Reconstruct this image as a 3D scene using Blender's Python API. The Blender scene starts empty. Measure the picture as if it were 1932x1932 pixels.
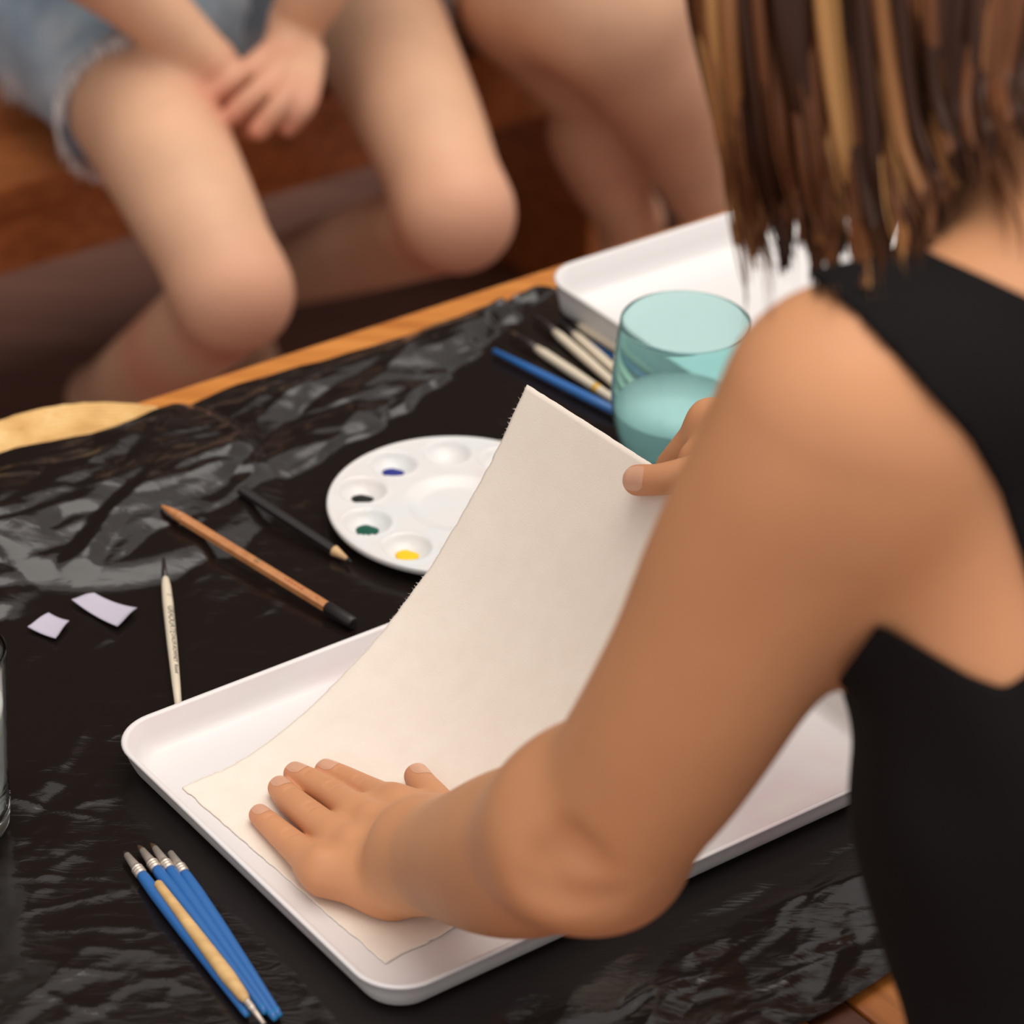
import bpy, math, random
import numpy as np
from mathutils import Matrix, Vector

# ------------------------------------------------------------------ camera
ZT = 0.74                                   # table top height
CAM = np.array([0.0, 0.0, 1.89])
FPX, PITCH, ROLL = 6000.0, math.radians(32), math.radians(2)
FW = np.array([0, math.cos(PITCH), -math.sin(PITCH)])
_r = np.array([1.0, 0, 0]); _u = np.cross(_r, FW)
RT = _r * math.cos(ROLL) + _u * math.sin(ROLL)
UP = -_r * math.sin(ROLL) + _u * math.cos(ROLL)
sc = bpy.context.scene
col = sc.collection
cd = bpy.data.cameras.new('camera'); cam = bpy.data.objects.new('camera', cd); col.objects.link(cam)
cd.sensor_width = 24.0; cd.sensor_height = 24.0; cd.lens = 24.0 * FPX / 1932
cd.clip_start = 0.05
cam.matrix_world = Matrix(((RT[0], UP[0], -FW[0], CAM[0]), (RT[1], UP[1], -FW[1], CAM[1]),
                           (RT[2], UP[2], -FW[2], CAM[2]), (0, 0, 0, 1)))
cd.dof.use_dof = True; cd.dof.focus_distance = 1.885
cd.dof.aperture_fstop = (cd.lens / 1000) / 0.0195
sc.camera = cam

# ------------------------------------------------------------------ light
w = bpy.data.worlds.new('sky'); sc.world = w; w.use_nodes = True
bg = w.node_tree.nodes['Background']
bg.inputs[0].default_value = (1.0, 0.945, 0.91, 1); bg.inputs[1].default_value = 0.90
sl = bpy.data.lights.new('sun', 'SUN'); so = bpy.data.objects.new('sun', sl); col.objects.link(so)
sl.energy = 2.1; sl.angle = math.radians(55); sl.color = (1.0, 0.95, 0.88)
so.rotation_euler = Vector((-0.16, -0.02, -0.97)).to_track_quat('-Z', 'Y').to_euler()
so.location = (2, 0, 4)
vs = sc.view_settings
vs.view_transform = 'Standard'; vs.look = 'None'; vs.gamma = 1.0; vs.use_curve_mapping = False
vs.exposure = 0.0
sc.cycles.use_denoising = True

# ------------------------------------------------------------------ helpers
def ray(x, y): return FW + RT * (x - 966) / FPX + UP * (966 - y) / FPX
def P(x, y, z=0.0):                         # point at height z above the table top
    d = ray(x, y); return CAM + d * ((z + ZT - CAM[2]) / d[2])
def PF(x, y, z):                            # point at height z above the floor
    return P(x, y, z - ZT)
def Q(x, y, d): return CAM + ray(x, y) * d
def proj(p):
    v = p - CAM; dz = v @ FW
    return 966 + FPX * (v @ RT) / dz, 966 - FPX * (v @ UP) / dz
A38 = math.radians(38)
U = np.array([math.cos(A38), math.sin(A38), 0]); V = np.array([-math.sin(A38), math.cos(A38), 0]); Z = np.array([0, 0, 1.0])
def T(u, v, z=0.0): return U * u + V * v + Z * (ZT + z)      # table coordinates

def mat(name, color, rough=0.5, spec=0.5, **kw):
    m = bpy.data.materials.new(name); m.use_nodes = True
    b = m.node_tree.nodes['Principled BSDF']
    b.inputs['Base Color'].default_value = (*color, 1); b.inputs['Roughness'].default_value = rough
    b.inputs['Specular IOR Level'].default_value = spec
    for k, v in kw.items():
        b.inputs[k.replace('_', ' ')].default_value = v
    return m
def node(m, t, **kw):
    n = m.node_tree.nodes.new(t)
    for k, v in kw.items():
        if hasattr(n, k): setattr(n, k, v)
        else: n.inputs[k.replace('_', ' ')].default_value = v
    return n
def link(m, a, b): m.node_tree.links.new(a, b)
def bsdf(m): return m.node_tree.nodes['Principled BSDF']
def ramp(m, src, stops):
    r = m.node_tree.nodes.new('ShaderNodeValToRGB'); link(m, src, r.inputs[0])
    e = r.color_ramp.elements
    while len(e) < len(stops): e.new(0.5)
    for i, (p, c) in enumerate(stops): e[i].position = p; e[i].color = (*c, 1)
    return r.outputs[0]
def noisy(m, scale, stops, detail=4, stretch=(1, 1, 1), coord='Object', rough=0.55, rot=(0, 0, 0)):
    tc = node(m, 'ShaderNodeTexCoord'); mp = node(m, 'ShaderNodeMapping')
    mp.inputs['Scale'].default_value = stretch; mp.inputs['Rotation'].default_value = rot
    link(m, tc.outputs[coord], mp.inputs[0])
    n = node(m, 'ShaderNodeTexNoise'); n.inputs['Scale'].default_value = scale
    n.inputs['Detail'].default_value = detail; n.inputs['Roughness'].default_value = rough
    link(m, mp.outputs[0], n.inputs['Vector'])
    out = ramp(m, n.outputs['Fac'], stops); link(m, out, bsdf(m).inputs['Base Color'])
    return n, mp
def bump(m, src, strength, dist):
    b = node(m, 'ShaderNodeBump'); b.inputs['Strength'].default_value = strength; b.inputs['Distance'].default_value = dist
    link(m, src, b.inputs['Height']); link(m, b.outputs[0], bsdf(m).inputs['Normal']); return b

def mesh(verts, faces, smooth=True):
    me = bpy.data.meshes.new('m')
    verts = np.asarray(verts, dtype=np.float32)
    if isinstance(faces, np.ndarray):
        n, k = faces.shape
        me.vertices.add(len(verts)); me.vertices.foreach_set('co', verts.ravel())
        me.loops.add(n * k); me.loops.foreach_set('vertex_index', faces.astype(np.int32).ravel())
        me.polygons.add(n); me.polygons.foreach_set('loop_start', np.arange(0, n * k, k, dtype=np.int32))
        me.polygons.foreach_set('loop_total', np.full(n, k, dtype=np.int32))
        me.update(calc_edges=True)
    else:
        me.from_pydata(verts.tolist(), [], faces)
    me.polygons.foreach_set('use_smooth', np.full(len(me.polygons), smooth, dtype=bool))
    me.update(); me.validate()
    return me
def link_obj(name, me, m, parent=None, base=None):
    o = bpy.data.objects.new(name, me); me.name = name
    for mm in (m if isinstance(m, (list, tuple)) else [m]):
        if mm: me.materials.append(mm)
    col.objects.link(o)
    if parent is not None: o.parent = parent
    elif base is not None: o.location = base
    return o
BASE = {}
def thing(name, label, cat, base, group=None, rot=None):
    o = bpy.data.objects.new(name, None); col.objects.link(o); o.empty_display_size = 0.02
    o.location = base; BASE[o.name] = np.array(base, float)
    if rot is not None: o.rotation_euler = rot
    o['label'] = label; o['category'] = cat
    if group: o['group'] = group
    return o
def tag(o, label, cat, group=None):
    o['label'] = label; o['category'] = cat
    if group: o['group'] = group
    return o
def part(name, vf, m, root, smooth=True, parent=None, label=None):
    """vf = (verts, faces) in world space; root = the thing's Empty"""
    v = np.asarray(vf[0], float) - BASE[root.name]
    o = link_obj(name, mesh(v, vf[1], smooth), m, parent or root)
    if label: o['label'] = label
    return o
def single(name, vf, m, label, cat, group=None, smooth=True):
    v = np.asarray(vf[0], float); b = v.mean(0); b[2] = v[:, 2].min()
    o = link_obj(name, mesh(v - b, vf[1], smooth), m, None, b); BASE[o.name] = b
    return tag(o, label, cat, group)
def struct(name, vf, m, smooth=False):
    o = link_obj(name, mesh(vf[0], vf[1], smooth), m); o['kind'] = 'structure'; BASE[o.name] = np.zeros(3); return o

def merge(*vfs):
    vs_, fs = [], []; n = 0
    for v, f in vfs:
        v = np.asarray(v, float); vs_.append(v); fs += [tuple(int(i) + n for i in q) for q in f]; n += len(v)
    return np.vstack(vs_), fs
def frame(d, hint=Z):
    d = np.asarray(d, float); d = d / np.linalg.norm(d)
    h = hint if abs(d @ hint) < 0.95 else np.array([1.0, 0, 0])
    a = np.cross(h, d); a /= np.linalg.norm(a); return d, a, np.cross(d, a)
def tube(pts, radii, n=12, flat=1.0, hint=Z):
    """swept tube with end caps; flat scales the radius along the second frame axis"""
    pts = np.asarray(pts, float); k = len(pts); radii = np.broadcast_to(radii, (k,))
    tan = np.gradient(pts, axis=0); vs_ = []
    for i in range(k):
        d, a, b = frame(tan[i], hint)
        t = np.arange(n) * 2 * math.pi / n
        vs_.append(pts[i] + radii[i] * (np.outer(np.cos(t), a) + flat * np.outer(np.sin(t), b)))
    vs_ = np.vstack(vs_); fs = []
    for i in range(k - 1):
        for j in range(n):
            fs.append((i * n + j, i * n + (j + 1) % n, (i + 1) * n + (j + 1) % n, (i + 1) * n + j))
    fs.append(tuple(range(n))[::-1]); fs.append(tuple((k - 1) * n + j for j in range(n)))
    return vs_, fs
def lathe_axis(A, B, prof, n=16):
    """profile [(t along A->B in metres, radius)]"""
    A = np.asarray(A, float); d = np.asarray(B, float) - A; d /= np.linalg.norm(d)
    return tube([A + d * t for t, r in prof], [r for t, r in prof], n)
def lathe(c, prof, n=64, closed=False):
    """vertical profile [(r, z)] around c"""
    t = np.arange(n) * 2 * math.pi / n; vs_ = []
    for r, z in prof: vs_.append(np.c_[c[0] + r * np.cos(t), c[1] + r * np.sin(t), np.full(n, c[2] + z)])
    fs = []; k = len(prof)
    for i in range(k if closed else k - 1):
        i2 = (i + 1) % k
        for j in range(n): fs.append((i * n + j, i * n + (j + 1) % n, i2 * n + (j + 1) % n, i2 * n + j))
    if not closed:
        if prof[0][0] > 0: fs.append(tuple(range(n))[::-1])
        if prof[-1][0] > 0: fs.append(tuple((k - 1) * n + j for j in range(n)))
    return np.vstack(vs_), fs
def box(c, e1, e2, e3, bev=0.0):
    """box with centre c and half-extent vectors; bev chamfers every edge"""
    c = np.asarray(c, float); L = [np.linalg.norm(e) for e in (e1, e2, e3)]
    D = [np.asarray(e) / l for e, l in zip((e1, e2, e3), L)]
    import bmesh
    bm = bmesh.new(); bmesh.ops.create_cube(bm, size=2.0)
    for v in bm.verts: v.co = Vector((v.co.x * L[0], v.co.y * L[1], v.co.z * L[2]))
    if bev: bmesh.ops.bevel(bm, geom=list(bm.edges), offset=bev, segments=2, affect='EDGES', profile=0.5)
    bm.verts.index_update()
    vs_ = np.array([v.co[:] for v in bm.verts]); fs = [tuple(v.index for v in f.verts) for f in bm.faces]; bm.free()
    return c + vs_ @ np.array(D), fs
def bez(pts, n=24):
    """Catmull-Rom through pts"""
    p = np.asarray(pts, float); p = np.vstack([2 * p[0] - p[1], p, 2 * p[-1] - p[-2]]); out = []
    m_ = len(p) - 3; per = max(2, n // m_)
    for i in range(m_):
        for t in np.linspace(0, 1, per, endpoint=(i == m_ - 1)):
            a, b, c, d = p[i:i + 4]
            out.append(0.5 * (2 * b + (c - a) * t + (2 * a - 5 * b + 4 * c - d) * t * t + (3 * b - a - 3 * c + d) * t ** 3))
    return np.array(out)
def grid_faces(nu, nv):
    i = np.arange(nu * nv).reshape(nu, nv)
    return np.stack([i[:-1, :-1], i[1:, :-1], i[1:, 1:], i[:-1, 1:]], -1).reshape(-1, 4)
def sstep(a, b, x):
    t = np.clip((x - a) / (b - a), 0, 1); return t * t * (3 - 2 * t)

# ------------------------------------------------------------------ implicit surfaces for bodies
def cone(a, b, ra, rb, k=0.012, nrm=None, sq=1.0):
    """tapered capsule; sq > 1 flattens it along nrm; k = blend width"""
    return ('c', np.asarray(a, np.float32), np.asarray(b, np.float32), ra, rb, k, None if nrm is None else np.asarray(nrm, np.float32), sq)
def chain(pts, k=0.012, per=5):
    """one smooth limb through (point, radius) stations"""
    a = np.array([[*p, r] for p, r in pts], float)
    if len(a) > 2: a = bez(a, per * (len(a) - 1))
    return [('k', a[:, :3].astype(np.float32), a[:, 3].astype(np.float32), k)]
CULL = None
def bound(s):
    if s[0] == 'c': c = (s[1] + s[2]) / 2; return c, float(np.linalg.norm(s[1] - s[2]) / 2 + max(s[3], s[4]))
    if s[0] == 'k': c = (s[1].min(0) + s[1].max(0)) / 2; return c, float((np.linalg.norm(s[1] - c, axis=1) + s[2]).max())
    return s[1], float(np.max(s[3]))
def ell(c, ax, R, k=0.012):
    return ('e', np.asarray(c, np.float32), np.asarray(ax, np.float32), np.asarray(R, np.float32), k)
def prim(p, s):
    if s[0] == 'c':
        _, a, b, ra, rb, k, nrm, sq = s
        ba = b - a; h = np.clip((p - a) @ ba / max(float(ba @ ba), 1e-12), 0, 1)[:, None]
        q = p - a - h * ba
        if nrm is not None: q = q + nrm * ((q @ nrm) * (sq - 1))[:, None]
        d = np.sqrt((q * q).sum(1)) - (ra + h[:, 0] * (rb - ra))
        return d / (sq ** 0.5 if nrm is not None else 1.0)
    if s[0] == 'k':
        d = None; P_, R_ = s[1], s[2]; pp = (p * p).sum(1)
        for i in range(len(P_) - 1):
            a, ba = P_[i], P_[i + 1] - P_[i]; L2 = max(float(ba @ ba), 1e-12)
            if CULL is not None and len(P_) > 3 and d is not None and np.linalg.norm(CULL[0] - a - ba / 2) > CULL[1] + L2 ** 0.5 + R_[i] + 0.04: continue
            w_ = p - a; h = np.clip(w_ @ ba / L2, 0, 1); q = w_ - h[:, None] * ba
            e = np.sqrt(np.einsum('ij,ij->i', q, q)) - (R_[i] + h * (R_[i + 1] - R_[i])); d = e if d is None else np.minimum(d, e)
        return d
    _, c, ax, R, k = s
    q = (p - c) @ ax.T
    k0 = np.sqrt(((q / R) ** 2).sum(1)); k1 = np.sqrt(((q / R ** 2) ** 2).sum(1))
    return k0 * (k0 - 1) / np.maximum(k1, 1e-9)
def union(prims):
    bs = [bound(s) for s in prims]
    def f(p):
        d = None
        for s, (bc, br) in zip(prims, bs):
            if CULL is not None and np.linalg.norm(bc - CULL[0]) > CULL[1] + br + 0.04: continue
            e = prim(p, s); k = s[5] if s[0] == 'c' else s[3] if s[0] == 'k' else s[4]
            if d is None: d = e
            else:
                h = np.maximum(k - np.abs(d - e), 0) / k
                d = np.minimum(d, e) - h * h * k * 0.25
        return d if d is not None else np.full(len(p), 0.04, np.float32)
    return f
def grooves(f, segs):
    """segs: (a, b, depth, width) raise the field (a crease, depth > 0) or lower it (a ridge)"""
    def g(p):
        d = f(p)
        for a, b, dep, wd in segs:
            if CULL is not None and np.linalg.norm((a + b) / 2 - CULL[0]) > CULL[1] + 0.08: continue
            a = np.asarray(a, np.float32); b = np.asarray(b, np.float32); ba = b - a
            h = np.clip((p - a) @ ba / float(ba @ ba + 1e-12), 0, 1)[:, None]
            q = p - a - h * ba; d = d + dep * np.exp(-(q * q).sum(1) / wd ** 2)
        return d
    return g
def axis_lines(lo, hi, coarse, fine=()):
    """grid lines; fine = [(lo, hi, step)]"""
    x = [lo]
    while x[-1] < hi:
        st = coarse
        for a, b, s in fine:
            if a <= x[-1] <= b: st = min(st, s)
            elif x[-1] < a: st = min(st, max(s, (a - x[-1]) * 0.3 + s))
            else: st = min(st, max(s, (x[-1] - b) * 0.3 + s))
        x.append(x[-1] + st)
    return np.array(x)
def polygonise(f, xs, ys, zs, B=8, refine=False):
    """sparse naive surface nets of f = 0 on a rectilinear grid"""
    ax = []
    for a in (xs, ys, zs):
        n = (len(a) - 1 + B - 1) // B * B; st = a[-1] - a[-2]
        ax.append(np.concatenate([a, a[-1] + st * np.arange(1, n + 2 - len(a))]).astype(np.float32))
    nb = [(len(a) - 1) // B for a in ax]
    I = np.stack(np.meshgrid(*[np.arange(n) for n in nb], indexing='ij'), -1).reshape(-1, 3)
    lo = np.stack([ax[k][I[:, k] * B] for k in range(3)], 1); hi = np.stack([ax[k][I[:, k] * B + B] for k in range(3)], 1)
    c = (lo + hi) / 2; r = np.linalg.norm(hi - lo, axis=1) / 2
    fc = np.concatenate([f(c[i:i + 200000]) for i in range(0, len(c), 200000)])
    keep = np.abs(fc) < r * 1.6 + 0.006; I = I[keep]; c = c[keep]; r = r[keep]
    # neighbouring blocks together, so that far limbs can be skipped for each batch
    key = np.floor((c - c.min(0)) / 0.06).astype(np.int64); od = np.lexsort((key[:, 2], key[:, 1], key[:, 0]))
    I, c, r, key = I[od], c[od], r[od], key[od]
    cut = [0] + [i for i in range(1, len(I)) if (key[i] != key[i - 1]).any()] + [len(I)]
    batches = [(a, min(a + 400, z_)) for st_, z_ in zip(cut[:-1], cut[1:]) for a in range(st_, z_, 400)]
    o = np.stack(np.meshgrid(*[np.arange(B + 1)] * 3, indexing='ij'), -1).reshape(-1, 3)
    D = [len(a) for a in ax]
    vid, vpos, eds = [], [], []
    corner = np.array([[i, j, k] for i in (0, 1) for j in (0, 1) for k in (0, 1)])
    global CULL
    for s, s1 in batches:
        cc = c[s:s1].mean(0); CULL = (cc, float((np.linalg.norm(c[s:s1] - cc, axis=1) + r[s:s1]).max()))
        Ib = I[s:s1]; g = Ib[:, None, :] * B + o[None]          # nodes
        pts = np.stack([ax[k][g[..., k]] for k in range(3)], -1)
        v = f(pts.reshape(-1, 3)).reshape(len(Ib), B + 1, B + 1, B + 1)
        neg = v < 0
        cnt = sum(neg[:, i:B + i, j:B + j, k:B + k].astype(np.int8) for i, j, k in corner)
        act = np.argwhere((cnt > 0) & (cnt < 8))
        if len(act):
            b, ijk = act[:, 0], act[:, 1:]
            cv = np.stack([v[b, ijk[:, 0] + i, ijk[:, 1] + j, ijk[:, 2] + k] for i, j, k in corner], 1)
            gi = Ib[b] * B + ijk
            acc = np.zeros((len(act), 3)); num = np.zeros(len(act))
            for p_ in range(8):
                for q_ in range(p_ + 1, 8):
                    if np.abs(corner[p_] - corner[q_]).sum() != 1: continue
                    va, vb = cv[:, p_], cv[:, q_]; cr = (va < 0) != (vb < 0)
                    t = np.where(cr, va / np.where(cr, va - vb, 1), 0)[:, None]
                    acc += np.where(cr[:, None], corner[p_] + t * (corner[q_] - corner[p_]), 0); num += cr
            fr = acc / num[:, None]
            pos = np.stack([ax[k][gi[:, k]] * (1 - fr[:, k]) + ax[k][gi[:, k] + 1] * fr[:, k] for k in range(3)], 1)
            if refine:
                q = pos.astype(np.float32); e0 = f(q); ep = 4e-4
                g_ = np.stack([f(q + np.eye(3, dtype=np.float32)[k] * ep) - e0 for k in range(3)], 1) / ep
                st = (e0 / np.maximum((g_ * g_).sum(1), 0.2))[:, None] * g_; ln_ = np.linalg.norm(st, axis=1, keepdims=True)
                pos = pos - st * np.minimum(1, 0.0012 / np.maximum(ln_, 1e-9))
            vid.append((gi[:, 0] * D[1] + gi[:, 1]) * D[2] + gi[:, 2]); vpos.append(pos)
        for a in range(3):
            sl0 = neg[:, :B, :B, :B]
            sh = [slice(0, B)] * 3; sh[a] = slice(1, B + 1)
            e = np.argwhere(sl0 != neg[(slice(None), *sh)])
            if len(e):
                gi = Ib[e[:, 0]] * B + e[:, 1:]
                eds.append(np.c_[gi, np.full(len(e), a), sl0[e[:, 0], e[:, 1], e[:, 2], e[:, 3]]])
    CULL = None
    vid = np.concatenate(vid); vpos = np.concatenate(vpos); o_ = np.argsort(vid); vid, vpos = vid[o_], vpos[o_]
    eds = np.concatenate(eds); fs = []
    for a in range(3):
        e = eds[eds[:, 3] == a]; b, c_ = (a + 1) % 3, (a + 2) % 3
        if not len(e): continue
        q = []
        for db, dc in ((0, 0), (-1, 0), (-1, -1), (0, -1)):
            g = e[:, :3].copy(); g[:, b] += db; g[:, c_] += dc
            q.append((g[:, 0] * D[1] + g[:, 1]) * D[2] + g[:, 2])
        q = np.stack(q, 1); ix = np.clip(np.searchsorted(vid, q), 0, len(vid) - 1)
        ok = (vid[ix] == q).all(1); ix = ix[ok]; ng = e[ok, 4] == 1
        ix[~ng] = ix[~ng][:, ::-1]; fs.append(ix)
    return vpos, np.concatenate(fs)
def bodymesh(f, prims, coarse, fine=((), (), ()), pad=0.012, refine=False):
    lo = np.full(3, 1e9); hi = -lo
    for s in prims:
        if s[0] == 'c':
            for p, r in ((s[1], s[3]), (s[2], s[4])): lo = np.minimum(lo, p - r); hi = np.maximum(hi, p + r)
        elif s[0] == 'k':
            lo = np.minimum(lo, (s[1] - s[2][:, None]).min(0)); hi = np.maximum(hi, (s[1] + s[2][:, None]).max(0))
        else:
            R = float(np.max(s[3])); lo = np.minimum(lo, s[1] - R); hi = np.maximum(hi, s[1] + R)
    lo -= pad; hi += pad
    return polygonise(f, *[axis_lines(lo[k], hi[k], coarse, fine[k]) for k in range(3)], refine=refine)

#%% ------------------------------------------------------------------ materials
def wood(name, dark, light, scale=9, stretch=(14, 1, 14), rough=0.4, rot=(0, 0, 0)):
    m = mat(name, light, rough)
    n, mp = noisy(m, scale, [(0.3, dark), (0.62, light), (0.8, tuple(min(1, c * 1.15) for c in light))], 6, stretch, rot=rot)
    return m
M_table = wood('varnished_table_wood', (0.36, 0.105, 0.018), (0.56, 0.20, 0.042), 6, (16, 1.2, 16), 0.38)
M_table_dark = wood('dark_stained_table_wood', (0.045, 0.012, 0.004), (0.10, 0.026, 0.008), 6, (16, 1.2, 16), 0.4)  # darker wood tone for a single plank
M_rail = wood('varnished_rail_wood', (0.40, 0.125, 0.02), (0.58, 0.22, 0.045), 5, (1.2, 14, 14), 0.38)
M_bench = wood('red_brown_bench_wood', (0.24, 0.062, 0.014), (0.42, 0.125, 0.03), 5, (1.2, 12, 12), 0.42)
M_floor = wood('brown_floor', (0.13, 0.055, 0.038), (0.19, 0.082, 0.056), 3, (1, 8, 1), 0.6)
M_blocker = wood('dark_timber_wall', (0.02, 0.010, 0.006), (0.035, 0.017, 0.010), 3, (1, 8, 1), 0.7)  # for the added out-of-view wall that darkens the plastic's reflections

M_plastic = mat('black_plastic_film', (0.010, 0.0065, 0.0055), 0.14, 0.5)
tc = node(M_plastic, 'ShaderNodeTexCoord'); mp = node(M_plastic, 'ShaderNodeMapping')
mp.inputs['Rotation'].default_value = (0, 0, -0.35); mp.inputs['Scale'].default_value = (0.45, 1.6, 1)
link(M_plastic, tc.outputs['Object'], mp.inputs[0])
nz = node(M_plastic, 'ShaderNodeTexNoise'); nz.inputs['Scale'].default_value = 70; nz.inputs['Detail'].default_value = 5; nz.inputs['Distortion'].default_value = 1.2
link(M_plastic, mp.outputs[0], nz.inputs['Vector'])
mr = node(M_plastic, 'ShaderNodeMath', operation='SUBTRACT'); mr.inputs[1].default_value = 0.5; link(M_plastic, nz.outputs['Fac'], mr.inputs[0])
ma = node(M_plastic, 'ShaderNodeMath', operation='ABSOLUTE'); link(M_plastic, mr.outputs[0], ma.inputs[0])
bump(M_plastic, ma.outputs[0], 0.14, 0.003)

M_white = mat('white_tray_plastic', (0.84, 0.80, 0.79), 0.32)
tc = node(M_white, 'ShaderNodeTexCoord'); nz = node(M_white, 'ShaderNodeTexNoise'); nz.inputs['Scale'].default_value = 9; nz.inputs['Detail'].default_value = 3
link(M_white, tc.outputs['Object'], nz.inputs['Vector'])
link(M_white, ramp(M_white, nz.outputs['Fac'], [(0.0, (0.75, 0.73, 0.76)), (0.48, (0.765, 0.725, 0.715)), (0.60, (0.77, 0.70, 0.695)), (0.68, (0.78, 0.64, 0.655)), (0.76, (0.77, 0.70, 0.66))]), bsdf(M_white).inputs['Base Color'])
M_white_clean = mat('clean_white_plastic', (0.75, 0.72, 0.71), 0.35)
M_paper = mat('cream_handmade_paper', (0.84, 0.75, 0.65), 0.9, 0.2)
n, _ = noisy(M_paper, 60, [(0.3, (0.815, 0.722, 0.625)), (0.7, (0.85, 0.762, 0.67))], 6)
nf = node(M_paper, 'ShaderNodeTexNoise'); nf.inputs['Scale'].default_value = 900; nf.inputs['Detail'].default_value = 3
tc = node(M_paper, 'ShaderNodeTexCoord'); link(M_paper, tc.outputs['Object'], nf.inputs['Vector'])
bump(M_paper, nf.outputs['Fac'], 0.25, 0.0005)
M_blue = mat('glossy_blue_lacquer', (0.028, 0.135, 0.40), 0.35)
M_bluetip = mat('blue_handle_end', (0.03, 0.26, 0.55), 0.4)
M_cream = mat('cream_lacquer', (0.70, 0.60, 0.46), 0.35)
M_natural = wood('bare_brush_wood', (0.55, 0.32, 0.12), (0.70, 0.45, 0.19), 30, (0.15, 4, 4), 0.6)
M_pencil = wood('oiled_pencil_wood', (0.42, 0.16, 0.05), (0.54, 0.23, 0.085), 30, (4, 4, 4), 0.5)
M_sharp = mat('sharpened_pencil_wood', (0.62, 0.40, 0.20), 0.7)
M_black = mat('matt_black_paint', (0.012, 0.009, 0.009), 0.45)
M_ink = mat('black_print', (0.02, 0.02, 0.02), 0.6)
M_redink = mat('red_print', (0.40, 0.03, 0.02), 0.6)
M_greenink = mat('green_print', (0.10, 0.13, 0.05), 0.6)
M_ferrule = mat('steel_ferrule', (0.60, 0.52, 0.45), 0.42, Metallic=0.65)
M_ferrule_d = mat('blackened_ferrule', (0.03, 0.02, 0.02), 0.35)
M_bristle = mat('brown_bristle', (0.06, 0.028, 0.010), 0.6)
M_bristle_d = mat('black_bristle', (0.012, 0.008, 0.007), 0.6)
M_yellowband = mat('yellow_band', (0.75, 0.42, 0.04), 0.4)
M_tape = mat('lilac_paper_tape', (0.47, 0.43, 0.52), 0.8)
M_straw = mat('woven_straw', (0.72, 0.45, 0.17), 0.75)
n, _ = noisy(M_straw, 30, [(0.25, (0.52, 0.27, 0.075)), (0.55, (0.72, 0.45, 0.17)), (0.8, (0.82, 0.60, 0.30))], 4)
def glassmat(name, c, rough=0.0):
    return mat(name, c, rough, 0.5, Transmission_Weight=1.0, IOR=1.45)
M_teal = glassmat('teal_glass', (0.64, 0.92, 0.91), 0.02); bsdf(M_teal).inputs['IOR'].default_value = 1.2; bsdf(M_teal).inputs['Transmission Weight'].default_value = 0.90
M_clear = glassmat('clear_glass', (0.93, 0.95, 0.92))
M_water = glassmat('cloudy_water', (0.92, 1.0, 0.99), 0.12); bsdf(M_water).inputs['IOR'].default_value = 1.33; bsdf(M_water).inputs['Transmission Weight'].default_value = 0.35
M_milky = mat('cloudy_rinse_water', (0.62, 0.58, 0.55), 0.1)
M_palette = mat('white_palette_plastic', (0.72, 0.70, 0.69), 0.28)
n, _ = noisy(M_palette, 26, [(0.30, (0.68, 0.70, 0.70)), (0.5, (0.72, 0.695, 0.68)), (0.66, (0.72, 0.68, 0.66)), (0.78, (0.70, 0.60, 0.62))], 3)

def skinmat(name, base, red, sss=0.12):
    m = mat(name, base, 0.5, 0.28)
    b = bsdf(m)
    b.inputs['Subsurface Weight'].default_value = sss; b.inputs['Subsurface Scale'].default_value = 0.006
    b.inputs['Subsurface Radius'].default_value = (1.0, 0.35, 0.2)
    tc = node(m, 'ShaderNodeTexCoord'); nz = node(m, 'ShaderNodeTexNoise'); nz.inputs['Scale'].default_value = 14; nz.inputs['Detail'].default_value = 5
    link(m, tc.outputs['Object'], nz.inputs['Vector'])
    mott = ramp(m, nz.outputs['Fac'], [(0.3, tuple(c * 0.93 for c in base)), (0.7, tuple(min(1, c * 1.05) for c in base))])
    at = node(m, 'ShaderNodeAttribute', attribute_name='flush')
    mx = node(m, 'ShaderNodeMix', data_type='RGBA'); link(m, at.outputs['Fac'], mx.inputs[0]); link(m, mott, mx.inputs[6]); mx.inputs[7].default_value = (*red, 1)
    link(m, mx.outputs[2], b.inputs['Base Color'])
    nf = node(m, 'ShaderNodeTexNoise'); nf.inputs['Scale'].default_value = 650; nf.inputs['Detail'].default_value = 2
    link(m, tc.outputs['Object'], nf.inputs['Vector']); bump(m, nf.outputs['Fac'], 0.12, 0.0006)
    return m
M_skin = skinmat('tanned_skin', (0.61, 0.287, 0.140), (0.62, 0.25, 0.145))
M_skin_pale = skinmat('fair_skin', (0.66, 0.385, 0.245), (0.56, 0.20, 0.13))
M_nail = mat('finger_nail', (0.66, 0.36, 0.235), 0.32)
M_top = mat('black_jersey', (0.0065, 0.005, 0.005), 0.9, 0.15)
M_denim = mat('faded_denim', (0.24, 0.31, 0.38), 0.9, 0.2)
n, _ = noisy(M_denim, 11, [(0.32, (0.20, 0.27, 0.35)), (0.5, (0.32, 0.40, 0.47)), (0.66, (0.50, 0.55, 0.60))], 5)
M_fray = mat('frayed_white_hem', (0.80, 0.75, 0.74), 0.95, 0.1)
M_grey = mat('dark_grey_cotton', (0.10, 0.095, 0.09), 0.9, 0.2)
M_palegrey = mat('pale_grey_cotton', (0.34, 0.32, 0.33), 0.9, 0.2)
n, _ = noisy(M_palegrey, 16, [(0.42, (0.10, 0.10, 0.13)), (0.5, (0.33, 0.31, 0.32)), (0.7, (0.42, 0.40, 0.41))], 2)

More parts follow.
